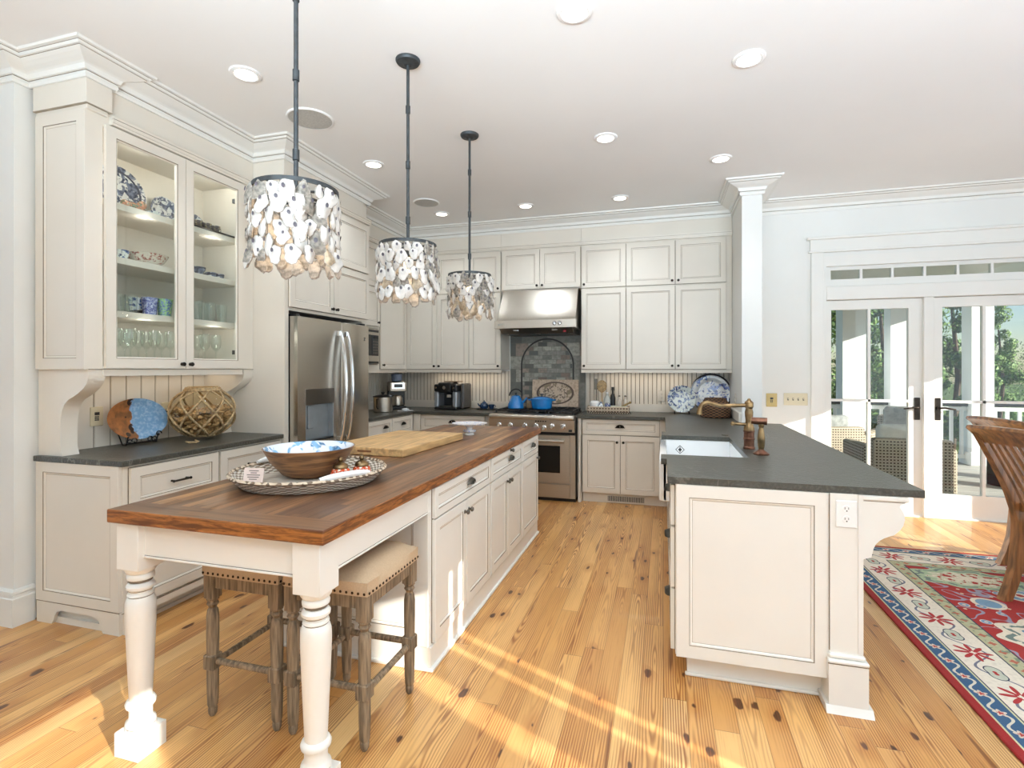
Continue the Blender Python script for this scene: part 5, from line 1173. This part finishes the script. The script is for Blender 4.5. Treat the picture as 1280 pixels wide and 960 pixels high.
oneobj(MB().box(-.004, .004, -.002, .002, 0, .22).ball((0, 0, .28), .055, 10, (1, .10, 1.2)), 'straw_paddle', BASKETW if False else ROPE, 'golden straw paddle fanned upright in condiment tray', 'paddle', cond(-.075, .01))
oneobj(MB().box(-.006, .006, -.003, .003, 0, .24).box(-.02, .012, -.003, .003, .24, .36, b=.002), 'grey_spatula', PEWTER, 'grey spatula standing tall at left of condiment tray', 'spatula', cond(-.14, .05))
t = thing('oil_bottle', 'tall dark oil bottle in the condiment tray', 'bottle', cond(.04, .05)); MB().lathe([(0, 0), (.028, 0), (.030, .006), (.030, .15), (.02, .185), (.012, .20), (.012, .235)], (0, 0, 0), 18).build('bottle_body', BLACK, t, local=True); MB().lathe([(.016, .232), (.016, .27), (0, .271)], (0, 0, 0), 14).build('cap', BLACKP, t, local=True)
t = thing('vinegar_bottle', 'frosted white bottle beside the dark oil bottle', 'bottle', cond(-.02, .04)); MB().lathe([(0, 0), (.036, 0), (.038, .006), (.038, .13), (.024, .165), (.014, .175), (.014, .20)], (0, 0, 0), 18).build('bottle_body', paint('frosted_glass', (206, 210, 204), .25, .02), t, local=True); MB().lathe([(.016, .198), (.016, .215), (0, .216)], (0, 0, 0), 14).build('stopper', PORC, t, local=True)
for dx, l in ((.11, 'clear stoppered bottle left of its pair in tray'), (.175, 'clear stoppered bottle at right end of tray')):
    t = thing('cruet', l, 'bottle', cond(dx, .05), 0, 'clear stoppered bottles'); MB().lathe([(0, 0), (.026, 0), (.028, .006), (.028, .11), (.018, .135), (.012, .142), (.012, .165)], (0, 0, 0), 18).build('bottle_body', paint('pale_bottle', (216, 204, 190), .2, .05, 20), t, local=True); MB().lathe([(.010, .164), (.014, .17), (.010, .178), (0, .18)], (0, 0, 0), 12).build('stopper', PEWTER, t, local=True)
NAVY = mk_bluewhite('navy_white_glaze', 61., 60, (34, 44, 84), (214, 216, 222), thr=.42)
oneobj(MB().lathe([(0, 0), (.030, 0), (.034, .06), (.029, .09), (.02, .10), (0, .1)], (0, 0, 0), 18), 'navy_jar', NAVY, 'navy and white little jar at front of condiment tray', 'jar', cond(-.005, -.062))
oneobj(MB().lathe([(0, 0), (.03, 0), (.032, .06), (.02, .085), (.012, .10), (.02, .11), (0, .115)], (0, 0, 0), 16), 'floral_shaker', BWSMALL, 'blue floral shaker behind the white crock', 'shaker', cond(-.078, -.065))
oneobj(MB().lathe([(0, 0), (.06, 0), (.082, .03), (.092, .065), (.086, .067), (.075, .03), (.05, .012), (0, .012)], (0, 0, 0), 26, 1, .7), 'mortar_dish', paint('pale_green_ceramic', (214, 214, 196), .3, .02), 'pale boat shaped dish at right front of condiment tray', 'dish', cond(.10, -.03))
oneobj(MB().tube([(-.05, 0, .03), (.03, 0, .075), (.075, 0, .10)], [.016, .011, .009], 10).ball((.085, 0, .106), .014, 6), 'wooden_pestle', paint('olive_wood', (176, 146, 78), .45, .12, 20), 'wooden pestle leaning out of the pale dish', 'pestle', cond(.145, -.045), rot=.2)
# ------------------------------------------------------------------ plates and basket at the peninsula corner
def rack_plate(x, y, r, mat, label, tilt, rim=None, lift=.012):
    t = thing('display_plate', label, 'plate', (x, y, KZ), R(0))
    m = MB().lathe([(0, .012), (r*.6, .012), (r*.66, .004), (r*.97, -.010), (r, -.008), (r*.97, 0), (r*.64, .02), (0, .022)], (0, 0, 0), 44, ax='y'); m.xf(Matrix.Translation((0, 0, r+lift)) @ Matrix.Rotation(R(-tilt), 4, 'X')); m.build('plate', mat, t, local=True)
    w = r*.5
    for s in (-1, 1): MB().tube([(s*w, .07, 0.003), (s*w, -.05, .003), (s*w, -.055, .03), (s*w*.95, -.035, .02)], .004, 6).tube([(s*w, .07, .003), (s*w*.8, .075, r*1.0)], .004, 6).build('stand_leg', BLACKP, t, local=True)
    return t
rack_plate(.49, 5.93, .212, BWPLATE, 'large blue and white painted plate standing in the corner by column', 9)
rack_plate(.19, 5.86, .148, BWSMALL, 'smaller blue floral plate standing left of the large one', 12)
bk = thing('wicker_basket', 'dark brown lidded wicker basket before the large blue plate', 'basket', (.50, 5.56, KZ))
MB().lathe([(0, 0), (.135, 0), (.145, .01), (.148, .08), (.14, .13), (.105, .175), (.10, .18), (.095, .175), (.13, .125), (.138, .08), (.13, .012), (0, .01)], (0, 0, 0), 36).build('woven_body', BASKETW, bk, local=True)
MB().lathe([(.096, .176), (.106, .184), (.096, .192), (.086, .184), (.096, .176)], (0, 0, 0), 30).build('rim', BASKETW, bk, local=True)
# ------------------------------------------------------------------ faucet
fc = thing('kitchen_faucet', 'aged brass bridge style faucet behind the white sink', 'faucet', (.495, 3.40, KZ))
q = .0
MB().lathe([(0, 0), (.034, 0), (.034, .012), (.030, .016), (.030, .055), (.033, .058), (.033, .064), (.030, .068), (.030, .10), (.033, .103), (.033, .11)], (0, 0, 0), 22).build('base_sleeve', COPPER, fc, local=True)
MB().lathe([(.030, .11), (.031, .125), (.026, .14), (.021, .15), (.019, .17), (.023, .20), (.024, .22), (.019, .24), (.0215, .247), (.025, .252), (.025, .278), (.021, .284), (.011, .292), (.008, .30), (0, .304)], (0, 0, 0), 22).build('post', BRASS, fc, local=True)
MB().tube([(0, 0, .262), (-.10, -.0, .258), (-.165, -.0, .256), (-.205, 0, .268), (-.235, 0, .275), (-.262, 0, .264), (-.276, 0, .24), (-.281, 0, .212), (-.282, 0, .20)], [.012, .011, .011, .012, .013, .014, .015, .017, .018], 14).build('spout', BRASS, fc, local=True)
MB().tube([(0, 0, .145), (-.05, -.01, .148), (-.085, -.012, .15)], [.011, .009, .008], 10).ball((-.092, -.013, .15), .014, 8).build('lever', BRASS, fc, local=True)
sy = thing('side_sprayer', 'aged brass side sprayer with horizontal grip beside the faucet', 'sprayer', (.528, 3.195, KZ))
MB().lathe([(0, 0), (.042, 0), (.043, .006), (.03, .014), (.018, .024), (.014, .03)], (0, 0, 0), 22).build('foot', COPPER, sy, local=True)
MB().lathe([(.014, .028), (.019, .05), (.021, .09), (.016, .13), (.012, .15), (.015, .156), (.015, .17)], (0, 0, 0), 18).build('handle', BRASS, sy, local=True)
MB().tube([(.03, 0, .185), (-.05, .01, .188)], [.021, .019], 16).build('spray_head', COPPER, sy, local=True)
oneobj(MB().lathe([(0, 0), (.024, 0), (.024, .004), (.012, .007), (0, .007)], (0, 0, 0), 18), 'air_gap_cap', PEWTER, 'small round metal cap in counter left of faucet', 'cap', (.43, 4.05, KZ))

# ------------------------------------------------------------------ the porch and garden beyond the doors
struct(MB().box(.9, 5.4, 5.93, 9.9, -.16, -.06), 'floor_porch', DECKM, smooth=False, loc=(5, 8, -.16))
struct(MB().box(-60, 90, 9.9, 120, -1.6, -1.4), 'ground', GRASSM, smooth=False, loc=(0, 60, -1.6))
struct(MB().box(.9, 5.3, 5.93, 10.0, 2.75, 2.9), 'roof_porch', TRIMM, smooth=False, loc=(5, 8, 2.75))
PORCHT = paint('porch_white_paint', (238, 240, 240), .5, .01, 3)
def column(x, y, label, w=.13):
    t = thing('porch_column', label, 'column', (x, y, -.06), 0, 'white porch columns')
    MB().box(x-w, x+w, y-w, y+w, -.06, 2.75).build('shaft', PORCHT, t, smooth=False)
    MB().box(x-w-.03, x+w+.03, y-w-.03, y+w+.03, -.06, .14, b=.01).build('base', PORCHT, t); MB().box(x-w-.03, x+w+.03, y-w-.03, y+w+.03, 2.5, 2.58, b=.01).build('collar', PORCHT, t)
PY = 9.6
xs = []
for u, l, w in ((1064, 'white porch column seen through left side of left door', .17), (1121, 'white porch column seen through right side of left door', .13), (1222, 'white porch column seen through the right door', .14)):
    x = ux(u, PY); xs.append(x); column(x, PY, l, w)
def railing(x0, x1, label):
    t = thing('porch_railing', label, 'railing', ((x0+x1)/2, PY, -.06), 0, 'porch railings')
    MB().box(x0, x1, PY-.045, PY+.045, .83, .87, b=.005).build('top_rail', BLACKP, t); MB().box(x0, x1, PY-.025, PY+.025, .76, .82).box(x0, x1, PY-.025, PY+.025, .03, .09).build('white_rail', PORCHT, t)
    n = max(2, int((x1-x0)/.125))
    for k in range(n):
        x = x0+(k+.5)*(x1-x0)/n; MB().box(x-.019, x+.019, PY-.019, PY+.019, .09, .77).build('baluster', PORCHT, t, smooth=False)
railing(xs[0]-1.6, xs[0]-.17, 'porch railing left of the columns'); railing(xs[0]+.17, xs[1]-.13, 'porch railing between the two columns in left door'); railing(xs[1]+.13, xs[2]-.14, 'porch railing between the doors, behind wicker armchair'); railing(xs[2]+.14, 5.35, 'porch railing right of the column in right door')
def wicker(name, label, cat, loc, rz, w, back_h=.80, seat=.40, cush=CREAMF):
    t = thing(name, label, cat, loc, rz, None); d = .72
    MB().box(-w/2, w/2, -.08, .06, .08, back_h, b=.03, seg=2).build('backrest', PORCHW, t, local=True)
    for s in (-1, 1): MB().box(s*w/2-.07, s*w/2+.07, .0, d, .08, .60, b=.03, seg=2).build('arm', PORCHW, t, local=True)
    MB().box(-w/2+.06, w/2-.06, 0, d, .1, .30, b=.01).build('seat_base', PORCHW, t, local=True)
    n = 1 if w < 1.1 else 2
    for k in range(n):
        c = (k-(n-1)/2)*(w-.2)/n
        MB().box(c-(w-.2)/n/2, c+(w-.2)/n/2, .08, d+.02, .30, .43, b=.04, seg=3).build('seat_cushion', cush, t, local=True)
        MB().box(c-(w-.2)/n/2, c+(w-.2)/n/2, .05, .22, .40, back_h+.14, b=.06, seg=3).build('back_cushion', cush, t, local=True)
    for sx in (-1, 1):
        for yy in (0, d-.08): MB().box(sx*(w/2-.04)-.03, sx*(w/2-.04)+.03, yy-.03, yy+.03, 0, .1).build('foot', BLACKP, t, local=True)
    return t
wicker('wicker_armchair', 'woven wicker armchair with cream cushion, its back to the glass doors', 'armchair', (2.57, 6.62, -.06), 0, .74, back_h=.70)
wicker('wicker_armchair', 'smaller looking wicker armchair at left behind the door glass', 'armchair', (2.20, 7.75, -.06), R(15), .62, back_h=.70, cush=GREYF)
wicker('wicker_armchair', 'farthest wicker chair with grey pillow by the railing', 'armchair', (3.25, 8.55, -.06), R(150), .62, cush=GREYF)
tb = thing('porch_side_table', 'low white table beyond the wicker chairs by the left column', 'table', (1.95, 8.9, -.06))
MB().box(-.28, .28, -.28, .28, .46, .49, b=.005).build('table_top', PORCHT, tb, local=True); MB().lathe([(.22, 0), (.16, .46)], (0, 0, 0), 20).build('pedestal', PORCHT, tb, local=True)
bn = thing('porch_bench', 'dark slatted bench seen low through the right door', 'bench', (4.5, 8.0, -.06), R(20))
for k in range(4): MB().box(-.55, .55, -.2+k*.1, -.13+k*.1, .42, .45).build('seat_slat', BLACKP, bn, local=True)
for s in (-1, 1): MB().box(s*.5-.03, s*.5+.03, -.2, .2, 0, .42).build('leg_frame', BLACKP, bn, local=True)
LEAFQ = []
def tree(name, label, cat, x, y, h, r, mats, conic=False, n=6500, seed=1, z0=-1.4):
    rnd = random.Random(seed); t = thing(name, label, cat, (x, y, z0), 0, 'garden trees beyond the porch')
    m = MB(); cl = []
    for k in range(34):
        zz = rnd.uniform(.12, 1.0); rr = r*((1.05-zz) if conic else (1-abs(zz-.5)*1.1))*rnd.uniform(.3, 1); a = rnd.uniform(0, 2*pi)
        cl.append((Vector((rr*cos(a), rr*sin(a), zz*h)), r*(.22 if conic else .36)*rnd.uniform(.7, 1.2)))
    for k in range(n):
        c, cr = rnd.choice(cl); d = Vector((rnd.gauss(0, 1), rnd.gauss(0, 1), rnd.gauss(0, 1))).normalized(); p = c+d*cr*rnd.uniform(.6, 1.05)
        s = rnd.uniform(.035, .08)*(h/6); u = d.orthogonal().normalized(); w = d.cross(u); a = rnd.uniform(0, 6.28); u, w = u*cos(a)+w*sin(a), w*cos(a)-u*sin(a); e = d*rnd.uniform(-.4, .4)*s
        m.i = rnd.choice((0, 0, 1)); m.quad(p-u*s, p-w*s*.6+e, p+u*s, p+w*s*.6+e)
    m.build('foliage', mats, t, local=True, smooth=False)
    MB().tube([(0, 0, 0), (.03*h, 0, .4*h), (0, 0, .8*h)], [.016*h, .012*h, .005*h], 8).build('trunk', BARK, t, local=True)
D_, M_, P_ = LEAFM
tr_specs = [(1046, 15, 6.0, 1.5, [D_, M_], False), (1098, 19, 6.6, 1.3, [D_, M_], False), (1140, 22, 7.5, 1.5, [M_, P_], False), (1188, 18, 6.4, .85, [D_, M_], False), (1248, 27, 5.6, 1.35, [M_, P_], True), (1290, 34, 3.6, 2.2, [M_, P_], False), (1245, 46, 4.2, 3.0, [P_, M_], False), (1345, 22, 4.0, 1.5, [D_, M_], False), (1072, 30, 8.0, 2.4, [D_, M_], False)]
tl_ = ['dark leafy tree at far left edge of the left door', 'dark narrow tree in middle of the left door', 'paler leafy tree right of second porch column', 'dark conical tree at left edge of the right door', 'tall pale conical tree against the sky in right door', 'rounded light green tree low at the right picture edge', 'low hazy tree behind the conical tree', 'broad dark tree beyond the right picture edge', 'big dark tree far behind the left porch column']
for i, (u, y, h, r, mt, cn) in enumerate(tr_specs): tree('garden_tree', tl_[i], 'tree', ux(u, y), y, h, r, mt, cn, seed=i+3)
